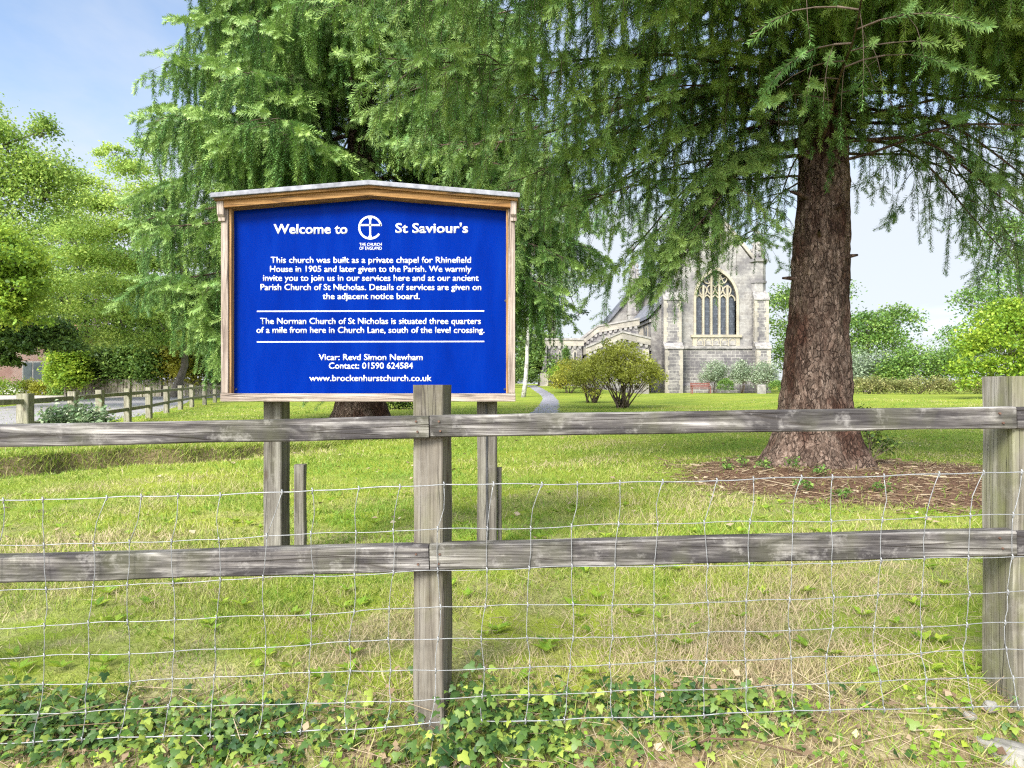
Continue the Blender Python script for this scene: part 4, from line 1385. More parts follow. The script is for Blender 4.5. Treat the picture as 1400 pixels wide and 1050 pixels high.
def pinnacle(x, y, r, zb, zs, zt):
    mb = MB()
    mb.prism_z(octa(x, y, r), zb, zs)
    mb.prism_z(octa(x, y, r * 1.25), zs - .01, zs + .25)
    mb.prism_z(octa(x, y, r * 1.12), zb + (zs - zb) * .45, zb + (zs - zb) * .45 + .22)
    mb.prism_z(octa(x, y, r * .86), zs + .25, zt - .3, .10)
    hh = zt - zs - .6
    for lv in range(5):                         # crockets up the spirelet
        zc = zs + .5 + hh * lv / 5.2
        rc = r * .86 * (1 - (zc - zs - .25) / (zt - zs - .5)) + .05
        for a in range(4):
            mb.box(x + rc * math.cos(a * math.pi / 2) - .09, x + rc * math.cos(a * math.pi / 2) + .09, y + rc * math.sin(a * math.pi / 2) - .09, y + rc * math.sin(a * math.pi / 2) + .09, zc, zc + .2)
    mb.prism_z(octa(x, y, .14), zt - .32, zt - .1, 1.5)
    mb.prism_z(octa(x, y, .17), zt - .1, zt + .3, .2)
    return mb.build('pinnacle', M['rubble_pale'], church)


pinnacle(21.75, YG + .35, .72, 8.5, 11.9, 15.2)
pinnacle(14.05, YG + .35, .72, 8.5, 11.9, 15.2)
pinnacle(13.0, 75.5, .62, 6.5, 11.0, 15.8)
pinnacle(15.0, 84, .6, 9, 12.2, 15.4)
# aisle along the left side, going away from us
mb = MB()
mb.prism([(12.6, -1), (14.32, -1), (14.32, 9.1), (12.6, 7.3)], YG + 1.6, YG + 24)
mb.build('aisle_wall', M['rubble_pale'], church)
mb = MB()
mb.prism([(12.2, 7.05), (14.4, 9.35), (14.4, 9.65), (12.2, 7.35)], YG + 1.3, YG + 24.4)
mb.build('aisle_roof', M['slate'], church)
mb = MB()
mb.box(12.48, 12.599, YG + 1.5, YG + 24, 4.15, 4.38)
mb.box(12.42, 12.599, YG + 1.5, YG + 24, 6.75, 7.02)
mb.build('string_course', M['weather_stone'], church)
for i in range(5):
    yy = YG + 3.1 + i * 3.6
    w2 = MB()
    for q in (0, .75):
        w2.box(12.52, 12.598, yy + q - .09, yy + q + .56, 4.75, 6.55)
    fr_ = w2.build('aisle_window', M['ashlar'], church)
    w2 = MB()
    for q in (0, .75):
        w2.prism_x([(yy + q, 4.9), (yy + q + .46, 4.9), (yy + q + .46, 6.0), (yy + q + .23, 6.4), (yy + q, 6.0)], 12.49, 12.519)
    w2.build('pane', M['leaded'], fr_)
    if i:
        bq = MB()
        bq.prism([(12.6, -1), (11.7, -1), (11.7, 3.6), (12.1, 4.2), (12.1, 5.8), (12.6, 6.6)], yy - 1.25, yy - .65)
        bq.build('aisle_buttress', M['ashlar'], church)
# cross wing behind, with its own slate gable
mb = MB()
mb.prism([(10.6, -1), (15.6, -1), (15.6, 10), (14.2, 12.2), (10.6, 7.9)], 78, 86)
mb.build('transept_wall', M['rubble_pale'], church)
mb = MB()
mb.prism([(10.2, 7.7), (14.4, 12.7), (18, 8.2), (18, 7.9), (14.4, 12.35), (10.2, 7.4)], 77.7, 86.4)
mb.build('transept_roof', M['slate'], church)


def low_block(poly, y0, y1, name, band=.5, teeth=True):
    """a low wing whose raking parapet follows the polyline poly [(x,z)...]; walls go down to the ground"""
    mb = MB()
    base = [(poly[-1][0], -1), (poly[0][0], -1)]
    mb.prism([(x, z - band) for x, z in poly] + base, y0, y1)
    w = mb.build(name, M['rubble'], church)
    q = MB()
    ext = [(poly[0][0] - .12, poly[0][1])] + list(poly[1:-1]) + [(poly[-1][0] + .12, poly[-1][1])]
    q.prism([(x, z) for x, z in ext] + [(x, z - band) for x, z in ext[::-1]], y0 - .16, y1 + .12)
    q.build('parapet', M['ashlar'], w)
    c2 = MB()
    c2.prism([(x, z + .16) for x, z in ext] + [(x, z + .002) for x, z in ext[::-1]], y0 - .24, y1 + .2)
    for i in range(len(poly) - 1):
        (xa, za), (xb, zb) = poly[i], poly[i + 1]
        n = max(1, int(math.hypot(xb - xa, zb - za) / .42))
        for k in range(n):
            t = (k + .5) / n
            x, z = xa + (xb - xa) * t, za + (zb - za) * t - band
            c2.prism([(x - .15, z - .0), (x + .15, z + .0), (x + .09, z - .24), (x - .09, z - .24)], y0 - .14, y0 - .002)
    c2.build('corbel_table', M['weather_stone'], w)
    return w


w = low_block([(cx_(747, 60), cz_(465, 60)), (cx_(796, 60), cz_(465, 60))], 60, 66, 'vestry_wall')
for px in (765, 786):
    mb = MB()
    mb.prism([(cx_(px - 2.6, 60), cz_(494, 60)), (cx_(px + 2.6, 60), cz_(494, 60)), (cx_(px + 2.6, 60), cz_(482, 60)), (cx_(px, 60), cz_(478, 60)), (cx_(px - 2.6, 60), cz_(482, 60))], 59.93, 59.999)
    f_ = mb.build('lancet_window', M['ashlar'], w)
    mb = MB()
    mb.prism([(cx_(px - 1.3, 60), cz_(493, 60)), (cx_(px + 1.3, 60), cz_(493, 60)), (cx_(px + 1.3, 60), cz_(483, 60)), (cx_(px, 60), cz_(480, 60)), (cx_(px - 1.3, 60), cz_(483, 60))], 59.91, 59.929)
    mb.build('pane', M['iron'], f_)
mb = MB()
mb.prism([(cx_(747, 60), 0), (cx_(739, 60), 0), (cx_(739, 60), 2.1), (cx_(741, 60), 2.4), (cx_(747, 60), 4.5)], 59.6, 61.0)
mb.build('buttress', M['rubble'], church)
mb = MB()
mb.box(cx_(738.4, 60), cx_(749, 60), 59.4, 61, .3, 2.05)
mb.build('plinth', M['ashlar'], church)
low_block([(cx_(795, 61), cz_(466, 61)), (cx_(817, 61), cz_(447, 61)), (cx_(872, 61), cz_(437, 61))], 61, 70, 'wing_wall')
low_block([(cx_(803, 58), cz_(476, 58)), (cx_(850, 58), cz_(455, 58)), (cx_(887, 58), cz_(464, 58))], 58, 63.5, 'porch_wall')
mb = MB()
mb.box(cx_(879, 57.6), cx_(887, 57.6), 57.5, 57.99, -1, cz_(478, 58))
mb.build('buttress', M['ashlar'], church)

# ---------------------------------------------------------------- broadleaf trees and shrubs
LEAF_V = np.array([(0, 0, 0), (.5, .45, .10), (0, 1.0, -.06), (-.5, .45, .10)], dtype=float)
LEAF_F = np.array([(0, 1, 2, 3)])


def leaf_mesh(pos, size, tint, up=.7, droop=.2, wide=.62, name='crown'):
    n = len(pos)
    nrm = rng.normal(size=(n, 3)) * (1 - up * .6)
    nrm[:, 2] = np.abs(nrm[:, 2]) + up
    dr = rng.normal(size=(n, 3))
    dr[:, 2] -= droop
    fr = frames(nrm, dr)                 # third axis = leaf normal
    tv = LEAF_V * np.array([wide, 1, 1])
    V, F, T = inst(tv, LEAF_F, pos, fr, size * np.clip(rng.normal(1, .22, n), .5, 1.6), tint)
    return np_mesh(name, V, F, tint=np.clip(T, 0, 1))


def cloud(blobs, n, subs, spread, flat=.45, shell=.45, tmean=.5, tcl=.17, tlf=.12):
    """clumped points through ellipsoids (cx,cy,cz,rx,ry,rz)"""
    B = np.array(blobs, dtype=float)
    w = (B[:, 3] * B[:, 4] * B[:, 5]) ** .75
    w /= w.sum()
    cnt = np.maximum(1, (w * subs).astype(int))
    cs, rr, tt = [], [], []
    for bq, c in zip(B, cnt):
        d = rng.normal(size=(c, 3))
        d /= np.linalg.norm(d, axis=1, keepdims=True)
        d[:, 2] = np.where(d[:, 2] < -.5, -d[:, 2] * .8, d[:, 2])
        u = shell + (1 - shell) * rng.random(c) ** .6
        cs.append(bq[:3] + d * u[:, None] * bq[3:])
        rr.append(np.full(c, spread * (bq[3] * bq[4] * bq[5]) ** (1 / 3)))
        tt.append(tmean + rng.normal(0, tcl, c))
    cs, rr, tt = np.concatenate(cs), np.concatenate(rr), np.concatenate(tt)
    idx = rng.integers(0, len(cs), n)
    g = rng.normal(size=(n, 3)) * np.array([1, 1, flat])
    r2 = np.hypot(g[:, 0], g[:, 1])
    g[:, 2] -= .12 * r2 ** 2
    return cs[idx] + g * rr[idx][:, None], tt[idx] + rng.normal(0, tlf, n), cs


def branches(mb, base, targets, r0, hub=None, n=6, wig=.12):
    base = Vector(base)
    for t in targets:
        t = Vector(t)
        L = (t - base).length
        mid1 = base.lerp(t, .35) + Vector((random.gauss(0, wig * L * .3), random.gauss(0, wig * L * .3), L * .08))
        mid2 = base.lerp(t, .7) + Vector((random.gauss(0, wig * L * .3), random.gauss(0, wig * L * .3), L * .05))
        mb.tube([base, mid1, mid2, t], [r0, r0 * .65, r0 * .38, r0 * .12], n)


M['leaf_mid'] = leaf_mat('mid_green_leaves', (0.0442, 0.1066, 0.0234), (0.1365, 0.2535, 0.0520), (0.3250, 0.4355, 0.0936), .32)
M['leaf_light'] = leaf_mat('light_green_leaves', (0.0960, 0.1920, 0.0384), (0.2560, 0.3968, 0.0742), (0.5376, 0.6400, 0.1408), .38)
M['leaf_dark'] = leaf_mat('dark_green_leaves', (0.0286, 0.0676, 0.0156), (0.0910, 0.1625, 0.0338), (0.2210, 0.3055, 0.0624), .26, .42)
M['leaf_bright'] = leaf_mat('bright_young_leaves', (0.0770, 0.1650, 0.0198), (0.2145, 0.3575, 0.0352), (0.4620, 0.5500, 0.0638), .38)
M['leaf_yellow'] = leaf_mat('yellowing_leaves', (0.1210, 0.1320, 0.0242), (0.3410, 0.3520, 0.0440), (0.5720, 0.5170, 0.0770), .34)
M['leaf_olive'] = leaf_mat('bronze_tinged_leaves', (0.13, 0.12, 0.035), (0.36, 0.38, 0.060), (0.58, 0.58, 0.10), .36)
M['leaf_grey'] = leaf_mat('grey_green_leaves', (0.0743, 0.1148, 0.0607), (0.2228, 0.2903, 0.1688), (0.4455, 0.4995, 0.3375), .25)
M['leaf_blue'] = leaf_mat('blue_green_needles', (0.0325, 0.0650, 0.0416), (0.0975, 0.1495, 0.0910), (0.2340, 0.2990, 0.1820), .2)
M['leaf_ivy'] = leaf_mat('glossy_ivy', (0.020, 0.055, 0.014), (0.080, 0.145, 0.028), (0.30, 0.36, 0.06), .22, .45)
M['leaf_variegated'] = leaf_mat('variegated_leaves', (0.0240, 0.0600, 0.0180), (0.1140, 0.1920, 0.0660), (0.5040, 0.5760, 0.3600), .2, .35)
M['leaf_bramble'] = leaf_mat('bramble_leaves', (0.0938, 0.1063, 0.0375), (0.2313, 0.2562, 0.0750), (0.4250, 0.3750, 0.1500), .28)
M['grey_bark'] = noisy_mat('grey_bark', (0.09, 0.075, 0.06), (0.21, 0.18, 0.15), 9, .9, .5, .02, sc=(1, 1, .3))
M['birch_bark'] = noisy_mat('birch_bark', (0.16, 0.14, 0.12), (0.66, 0.63, 0.58), 5, .8, .3, .01, sc=(1, 1, 1.6))
M['stem'] = noisy_mat('brown_stems', (0.08, 0.055, 0.04), (0.20, 0.15, 0.11), 14, .9, .2, .004)


def tree(name, label, cat, x, y, blobs, n, leaf, mat, bark='grey_bark', r=.22, subs=120, spread=.26, flat=.4, tmean=.5, lean=(0, 0), hub=.35,
         up=.3, group=None, shell=.45, z0=None, fine=0.35, wide=.62, tcl=.17):
    zb = gz(x, y) if z0 is None else z0
    root = thing(name, label, cat, (x, y, zb), group)
    pos, tint, cs = cloud(blobs, n, subs, spread, flat, shell, tmean, tcl)
    B = np.array(blobs)
    ztop = (B[:, 2] + B[:, 5]).max()
    H = ztop - zb
    hubp = Vector((x + lean[0], y + lean[1], zb + H * hub))
    topp = Vector((x + lean[0] * 2 + (B[:, 0].mean() - x - lean[0] * 2) * .5, y + lean[1] * 1.6, zb + H * .85))
    mb = MB()
    base = Vector((x, y, zb - .15))
    mb.tube([base, base.lerp(hubp, .12), base.lerp(hubp, .55) + Vector((random.gauss(0, .06), 0, 0)), hubp, hubp.lerp(topp, .5) + Vector((random.gauss(0, .2), 0, 0)), topp],
            [r * 1.5, r * 1.08, r * .9, r * .72, r * .42, r * .06], 10)
    for bq in blobs:
        c = Vector(bq[:3])
        st = hubp.lerp(topp, max(0, min(.8, (c.z - bq[5] * .4 - hubp.z) / max(.1, (topp.z - hubp.z)))))
        branches(mb, st, [c], r * .34)
    pick = cs[rng.random(len(cs)) < fine]
    for c in pick:
        k = int(np.argmin(((B[:, :3] - c) ** 2).sum(1)))
        branches(mb, Vector(B[k, :3]) - Vector((0, 0, B[k, 5] * .3)), [c], r * .11, n=4)
    mb.build('trunk', M[bark], root, smooth=True)
    link('crown', leaf_mesh(pos, leaf, tint, up, wide=wide), M[mat], root)
    return root


def shrub(name, label, cat, x, y, blobs, n, leaf, mat, subs=60, spread=.28, flat=.7, tmean=.5, stems=9, r=.03, up=.45, group=None, shell=.35, tcl=.17, wide=.62, droop=.2, base_spread=.12):
    zb = gz(x, y)
    root = thing(name, label, cat, (x, y, zb), group)
    bl = [(x + q[0], y + q[1], zb + q[2], q[3], q[4], q[5]) for q in blobs]
    pos, tint, cs = cloud(bl, n, subs, spread, flat, shell, tmean, tcl)
    pos[:, 2] = np.maximum(pos[:, 2], zb + .02)
    if stems:
        mb = MB()
        for k in range(stems):
            a = rng.uniform(0, 6.28)
            c = cs[rng.integers(0, len(cs))]
            branches(mb, (x + math.cos(a) * base_spread, y + math.sin(a) * base_spread, zb - .05), [c], r * rng.uniform(.6, 1.1), n=5, wig=.2)
        for c in cs[rng.random(len(cs)) < .5]:
            b0 = Vector((x, y, zb)).lerp(Vector(c), .5)
            branches(mb, b0, [c], r * .3, n=4, wig=.2)
        mb.build('stems', M['stem'], root, smooth=True)
    link('foliage', leaf_mesh(pos, leaf, tint, up, droop, wide, 'foliage'), M[mat], root)
    return root


# ---- left background
def wx(px, d):
    return (px - 700) * d / 960.0


def wz(py, d):
    return EYE + (525 - py) * d / 960.0


def blob(px, py, rpx, rpy, d, depth=None):
    k = d / 960.0
    return (wx(px, d), d if depth is None else d + depth, wz(py, d), rpx * k, max(rpx, rpy) * k * .9, rpy * k)


random.seed(3)
tree('broadleaf_tree', 'tall light green tree at the far left with feathery upright shoots', 'tree', wx(-25, 31), 31,
     [blob(-20, 260, 70, 55, 31), blob(40, 250, 34, 60, 31, 1), blob(5, 340, 66, 40, 31, -1), blob(-90, 330, 80, 90, 31), blob(45, 175, 16, 26, 31, .5), blob(12, 195, 22, 32, 31), blob(-45, 160, 40, 50, 31)],
     52000, .14, 'leaf_light', subs=420, spread=.27, flat=.9, r=.3, up=.25, tmean=.55)
tree('broadleaf_tree', 'yellow-green tree with low drooping fan-like sprays at the left edge', 'tree', wx(-45, 25), 25,
     [blob(-10, 395, 70, 34, 25), blob(30, 360, 60, 18, 25, -.6), blob(44, 398, 40, 10, 25, -1), blob(52, 440, 30, 9, 25, -.5), blob(-30, 340, 70, 34, 25), blob(24, 425, 44, 22, 25, -.8), blob(-90, 400, 70, 60, 25)],
     40000, .13, 'leaf_bright', subs=330, spread=.24, flat=.5, r=.22, up=.3, tmean=.5)
tree('broadleaf_tree', 'dark green spreading tree overhanging the brick house', 'tree', wx(-20, 34), 34,
     [blob(2, 458, 46, 26, 34), blob(52, 452, 34, 15, 34, 1), blob(-60, 450, 60, 40, 34), blob(10, 492, 24, 9, 34, -.5), blob(34, 476, 26, 9, 34, -.8), blob(78, 470, 24, 10, 34, .6)],
     34000, .17, 'leaf_dark', subs=340, spread=.30, flat=.4, r=.25)
# the layered tree with a leaning trunk
lay = []
for px, py, rx, ry, dd in ((110, 250, 42, 12, 0), (165, 225, 40, 13, 1), (150, 285, 62, 13, -1), (215, 262, 55, 14, .5), (95, 318, 50, 12, 0), (180, 320, 70, 12, -1.4), (250, 310, 50, 14, 1),
                           (125, 355, 66, 12, -.8), (215, 358, 62, 12, .6), (285, 350, 45, 16, 2), (160, 395, 78, 12, -1.6), (245, 402, 58, 12, 0), (115, 425, 40, 10, -1.5), (190, 432, 70, 12, -2), (270, 440, 50, 14, .8),
                           (145, 202, 22, 10, .8), (195, 200, 24, 9, 0), (300, 405, 40, 16, 2), (155, 462, 64, 10, -2.4), (240, 466, 48, 11, -1)):
    lay.append(blob(px, py, rx, ry, 41, dd))
tree('layered_tree', 'wide tree with horizontal layers of light green leaves and a dark leaning trunk', 'tree', wx(237, 43), 43, lay,
     70000, .15, 'leaf_light', subs=700, spread=.26, flat=.6, r=.27, lean=(1.0, -.6), hub=.13, up=.3, tmean=.55, shell=.15, fine=.5)
tree('broadleaf_tree', 'pale tree standing behind the layered tree at the left', 'tree', wx(130, 62), 62,
     [blob(90, 330, 50, 50, 62), blob(150, 380, 60, 60, 62), blob(60, 400, 60, 60, 62), blob(230, 420, 70, 50, 62), blob(320, 430, 60, 50, 62)],
     24000, .30, 'leaf_mid', subs=300, spread=.22, r=.35)
for i, (px, py, rx, ry, d, mt, lab) in enumerate(((95, 500, 26, 32, 44.2, 'leaf_bright', 'bright green upright shrub at the end of the board fence'), (140, 490, 38, 26, 46.2, 'leaf_dark', 'dark glossy shrub leaning over the left part of the board fence'),
                                                  (195, 484, 34, 28, 46.4, 'leaf_mid', 'mid green shrub behind the middle of the board fence'), (250, 482, 34, 30, 46.6, 'leaf_yellow', 'yellowish shrub behind the board fence by the leaning trunk'),
                                                  (300, 480, 34, 32, 46.8, 'leaf_dark', 'dark shrub behind the board fence just left of the blue board'))):
    k = d / 960
    z0 = gz(wx(px, d), d)
    ztop = wz(py - ry, d) - z0
    shrub('shrub', lab, 'shrub', wx(px, d), d, [(0, 0, ztop * .55, rx * k, rx * k * .8, ztop * .48), (rx * k * .4, -.3, ztop * .35, rx * k * .7, rx * k * .6, ztop * .35), (-rx * k * .4, 0, ztop * .4, rx * k * .7, rx * k * .6, ztop * .4)],
          9000, .20, mt, subs=130, spread=.25, stems=5)

for px, py, rx, ry, d, lab, mt in ((60, 450, 60, 60, 68, 'green tree behind the brick house roof', 'leaf_mid'), (165, 455, 70, 55, 66, 'green tree far behind the board fence', 'leaf_dark'), (265, 450, 70, 60, 67, 'green tree far behind the leaning trunk', 'leaf_mid')):
    tree('background_tree', lab, 'tree', wx(px, d), d, [blob(px, py, rx, ry, d), blob(px - rx * .5, py + 25, rx * .7, ry * .7, d, -1), blob(px + rx * .5, py + 25, rx * .7, ry * .7, d, 1), blob(px, py + 45, rx, 24, d, -1)], 14000, .30, mt, subs=190, spread=.26, r=.3)

# closeboard fence
cb = thing('board_fence', 'low weathered closeboard fence beyond the driveway at the left', 'board fence', (wx(91, 45), 45, .3))
x0, x1 = wx(91, 45), wx(345, 47)
nb_ = 60
for sec in range(6):
    mb = MB()
    for i in range(10):
        t = (sec * 10 + i) / nb_
        x = x0 + (x1 - x0) * t
        y = 45 + 2 * t
        w = (x1 - x0) / nb_
        dz = .02 * mnoise.noise(Vector((x * 3, 0, 0)))
        mb.box(x + .004, x + w - .004, y - .012 - (.012 if i % 2 else 0), y + .012, gz(x, y) - .05, 1.47 - .10 * t + dz)
    mb.build('fence_panel', M['board_grey'], cb)
    t = sec / 6
    MB().box(x0 + (x1 - x0) * t - .06, x0 + (x1 - x0) * t + .06, 45 + 2 * t - .15, 45 + 2 * t - .03, .1, 1.55 - .1 * t).build('post', M['board_grey'], cb)

# low rail fence along the driveway
rf_ = thing('rail_fence', 'low post and rail fence with square posts curving along the driveway', 'rail fence', (-9.8, 19, .15))
fp = [(35, 11.5, .20, 538), (100, 13.5, .15, 535), (137, 15.5, .15, 533), (175, 17.6, .15, 531), (204, 19.6, .15, 529.5), (228, 22.7, .15, 528), (247, 25.4, .15, 527), (262.5, 27.6, .15, 526), (280, 30.4, .15, 525.3), (294, 33.2, .15, 524.7), (311, 37, .15, 524), (-90, 9.6, .17, 541)]
fp = [fp[-1]] + fp[:-1]
pp = []
for px, d, w, yt in fp:
    x, zt = wx(px, d), wz(yt, d)
    pp.append((x, d, zt))
    V, F = plank(((x, d, gz(x, d) - .2), (x, d, zt)), w * .85, w, px, 8, .008, .012)
    MB().add(V, F).build('post', M['far_rail'], rf_)
for a, c in zip(pp[:-1], pp[1:]):
    for dz in (.13, .52):
        V, F = plank(((a[0], a[1] + .05, a[2] - dz), (c[0], c[1] + .05, c[2] - dz)), .05, .085, a[0], 8, .006, .006)
        MB().add(V, F).build('rail', M['far_rail'], rf_)

# brick house far left
M['brick'] = stone_mat('red_brick', [(0.24, 0.115, 0.085), (0.29, 0.15, 0.11), (0.31, 0.19, 0.15), (0.19, 0.10, 0.08)], (0.28, 0.24, 0.21), .24, .085)
M['tile'] = stone_mat('clay_roof_tile', [(0.26, 0.12, 0.085), (0.32, 0.15, 0.10), (0.36, 0.19, 0.13), (0.20, 0.10, 0.08)], (0.10, 0.06, 0.05), .25, .2)
M['stucco'] = noisy_mat('pale_cream_render', (0.60, 0.54, 0.48), (0.70, 0.65, 0.58), 3, .9, .1)
M['dark_glass'] = noisy_mat('dark_window_glass', (0.02, 0.03, 0.03), (0.06, 0.075, 0.07), 2, .15, 0)
hx1 = wx(72, 56)
house = thing('brick_house', 'red brick house with a tiled roof half hidden behind the left trees', 'house', (hx1 - 6, 60, .3))
MB().box(hx1 - 12, hx1, 56, 64, -.5, 4.7).build('wall', M['brick'], house)
MB().prism_x([(55.4, 4.5), (60, 6.2), (64.6, 4.5)], hx1 - 12.4, hx1 + .4).build('roof', M['tile'], house)
for px in (46, -30, -90):
    xw = wx(px, 56)
    wn = MB().box(xw - .85, xw + .85, 55.93, 55.999, 1.35, 2.95).build('window', M['weather_stone'], house)
    mb = MB()
    for q in (-1, 1):
        mb.box(xw + q * .40 - .34, xw + q * .40 + .34, 55.90, 55.929, 1.45, 2.85)
    mb.build('pane', M['dark_glass'], wn)
MB().box(hx1 - 12, hx1 - .02, 54.9, 55.2, -.5, 1.1).build('low_wall', M['stucco'], house)
for i, (px, py, rx, ry, d, mt, lab) in enumerate(((8, 518, 22, 12, 50, 'leaf_bright', 'low bright green plant in the flower bed by the house, leftmost'), (37, 518, 16, 12, 51, 'leaf_olive', 'dusky purple-brown plant in the flower bed by the house'),
                                                  (58, 516, 15, 10, 50, 'leaf_yellow', 'small yellow-green plant in the flower bed by the house'), (80, 516, 14, 16, 49, 'leaf_mid', 'green plant at the right end of the flower bed by the house'))):
    k = d / 960
    shrub('flower_bed_plant', lab, 'plant', wx(px, d), d, [(0, 0, .45, rx * k, rx * k * .7, ry * k * 1.1)], 1600, .14, mt, subs=40, spread=.3, stems=0, group='plants in the flower bed by the house')

# mound of variegated leaves behind the near fence
shrub('ground_shrub', 'low rounded shrub with pale-edged leaves beside the low rail fence', 'shrub', wx(105, 12.3), 12.3,
      [(0, 0, .32, .62, .45, .36), (.25, -.05, .22, .45, .4, .26), (-.28, 0, .22, .4, .4, .28)], 4200, .075, 'leaf_variegated', subs=240, spread=.20, stems=4, up=.5)

# ---- centre background
def birch():
    d = 42
    x, y = wx(716, d), d
    zb = gz(x, y)
    root = thing('birch_tree', 'slender white-stemmed birch with pale hanging foliage just right of the blue board', 'birch', (x, y, zb))
    mb = MB()
    pts = [(wx(715, d), y, zb - .2), (wx(718.5, d), y, wz(520, d)), (wx(720.5, d), y, wz(490, d)), (wx(722, d), y, wz(440, d)), (wx(726, d), y + .2, wz(380, d)), (wx(729, d), y, wz(320, d)), (wx(732, d), y, wz(255, d))]
    mb.tube(pts, [.16, .125, .115, .10, .085, .06, .02], 10)
    bl = [blob(735, 330, 34, 60, d), blob(712, 370, 28, 50, d, .6), blob(757, 385, 26, 50, d, -.5), blob(735, 430, 30, 36, d), blob(735, 280, 24, 50, d), blob(690, 420, 22, 50, d, 1)]
    for q in bl:
        branches(mb, pts[4], [q[:3]], .04, n=5)
    mb.build('trunk', M['birch_bark'], root, smooth=True)
    pos, tint, cs = cloud(bl, 15000, 260, .17, 1.5, .3, .52)
    link('crown', leaf_mesh(pos, .12, tint, .1, .9), M['leaf_grey'], root)


birch()
tree('pine_tree', 'tall bluish pine with open sprays of needles beyond the birch', 'pine', wx(756, 75), 75,
     [blob(770, 350, 36, 16, 75), blob(785, 385, 30, 12, 75, 1), blob(745, 400, 36, 20, 75, -1), blob(790, 430, 18, 7, 75), blob(740, 320, 40, 24, 75), blob(770, 300, 40, 24, 75), blob(772, 440, 12, 6, 75), blob(750, 250, 40, 40, 75)],
     12000, .26, 'leaf_blue', subs=200, spread=.22, flat=.5, r=.38, hub=.5, up=.4)
for px, py, rx, ry, d, lab, mt in ((690, 470, 60, 70, 66, 'dark tree mass behind the birch stem', 'leaf_dark'), (740, 490, 30, 40, 62, 'dark evergreen tree left of the low church wing', 'leaf_dark'), (600, 480, 70, 70, 64, 'evergreen tree mostly hidden behind the blue board', 'leaf_dark'),
                                   (470, 470, 80, 70, 64, 'broad green tree behind the blue board and the far spruce', 'leaf_mid'), (380, 480, 60, 60, 66, 'green tree behind the left side of the blue board', 'leaf_mid')):
    k = d / 960
    tree('background_tree', lab, 'tree', wx(px, d), d, [blob(px, py, rx, ry, d), blob(px - rx * .4, py + 15, rx * .7, ry * .6, d, -1), blob(px + rx * .4, py + 10, rx * .6, ry * .7, d, 1)], 9000, .26, mt, subs=150, spread=.25, r=.3)
shrub('clipped_hedge', 'clipped dark green hedge at the end of the path by the low church wing', 'hedge', wx(715, 55), 55,
      [(0, 0, .75, 1.0, .6, .72), (-1.4, 0, .75, 1.0, .6, .72), (.7, 0, .72, .55, .6, .70), (-2.8, .1, .75, 1.0, .6, .72), (-4.2, .1, .75, 1.0, .6, .72)], 12000, .11, 'leaf_dark', subs=400, spread=.18, stems=0, shell=.75, tmean=.6)
shrub('laurel_shrub', 'glossy low laurel bush under the blue board beside the far spruce trunk', 'shrub', wx(545, 26), 26, [(0, 0, .35, .8, .5, .4)], 1800, .12, 'leaf_dark', subs=50, stems=3)


def azalea(label, px, d, blobs, n, mat, stems, seed, leaf=.095, tm=.5):
    random.seed(seed)
    k = d / 960
    return shrub('azalea_bush', label, 'bush', wx(px, d), d, [(q[0] * k, q[1], q[2] * k, q[3] * k, q[3] * k * .9, q[4] * k) for q in blobs], n, leaf, mat, subs=190, spread=.155, stems=stems, r=.045, up=.35, base_spread=.2, shell=.3, flat=.8, tmean=tm)


azalea('large multi-stemmed azalea with yellow-green and bronze leaves on the lawn before the church', 850, 27,
       [(-30, 0, 55, 42, 24), (10, .2, 62, 44, 26), (-5, -.5, 44, 55, 18), (28, 0, 40, 30, 22), (-52, .2, 38, 24, 20), (-8, .3, 80, 30, 14), (40, .3, 55, 22, 20)], 10500, 'leaf_olive', 22, 4, tm=.55)
azalea('smaller yellow-green azalea on a short stem left of the large azalea', 808, 33,
       [(0, 0, 40, 34, 22), (-22, .2, 46, 26, 18), (14, 0, 52, 24, 16), (0, 0, 16, 14, 10)], 5500, 'leaf_yellow', 12, 6, tm=.5)
azalea('yellow azalea with pinkish tips by the corner of the low church wing', 776, 47,
       [(0, 0, 18, 26, 13), (-14, .3, 12, 12, 9), (16, -.3, 22, 20, 12)], 3500, 'leaf_yellow', 6, 8, .12, tm=.6)
shrub('laurel_shrub', 'rounded bright green shrub under the columnar conifer', 'shrub', wx(766, 53), 53, [(0, 0, 1.0, .85, .7, 1.0), (.7, 0, .9, .6, .6, .9)], 3500, .13, 'leaf_bright', subs=70, stems=3, tmean=.4)
shrub('columnar_conifer', 'small dark columnar conifer against the low church wing', 'conifer', wx(773.5, 54.5), 54.5, [(0, 0, 1.9, .34, .34, 1.1), (0, 0, 2.6, .24, .24, .7)], 3500, .085, 'leaf_mid', subs=110, spread=.22, stems=1, tmean=.3, flat=1)

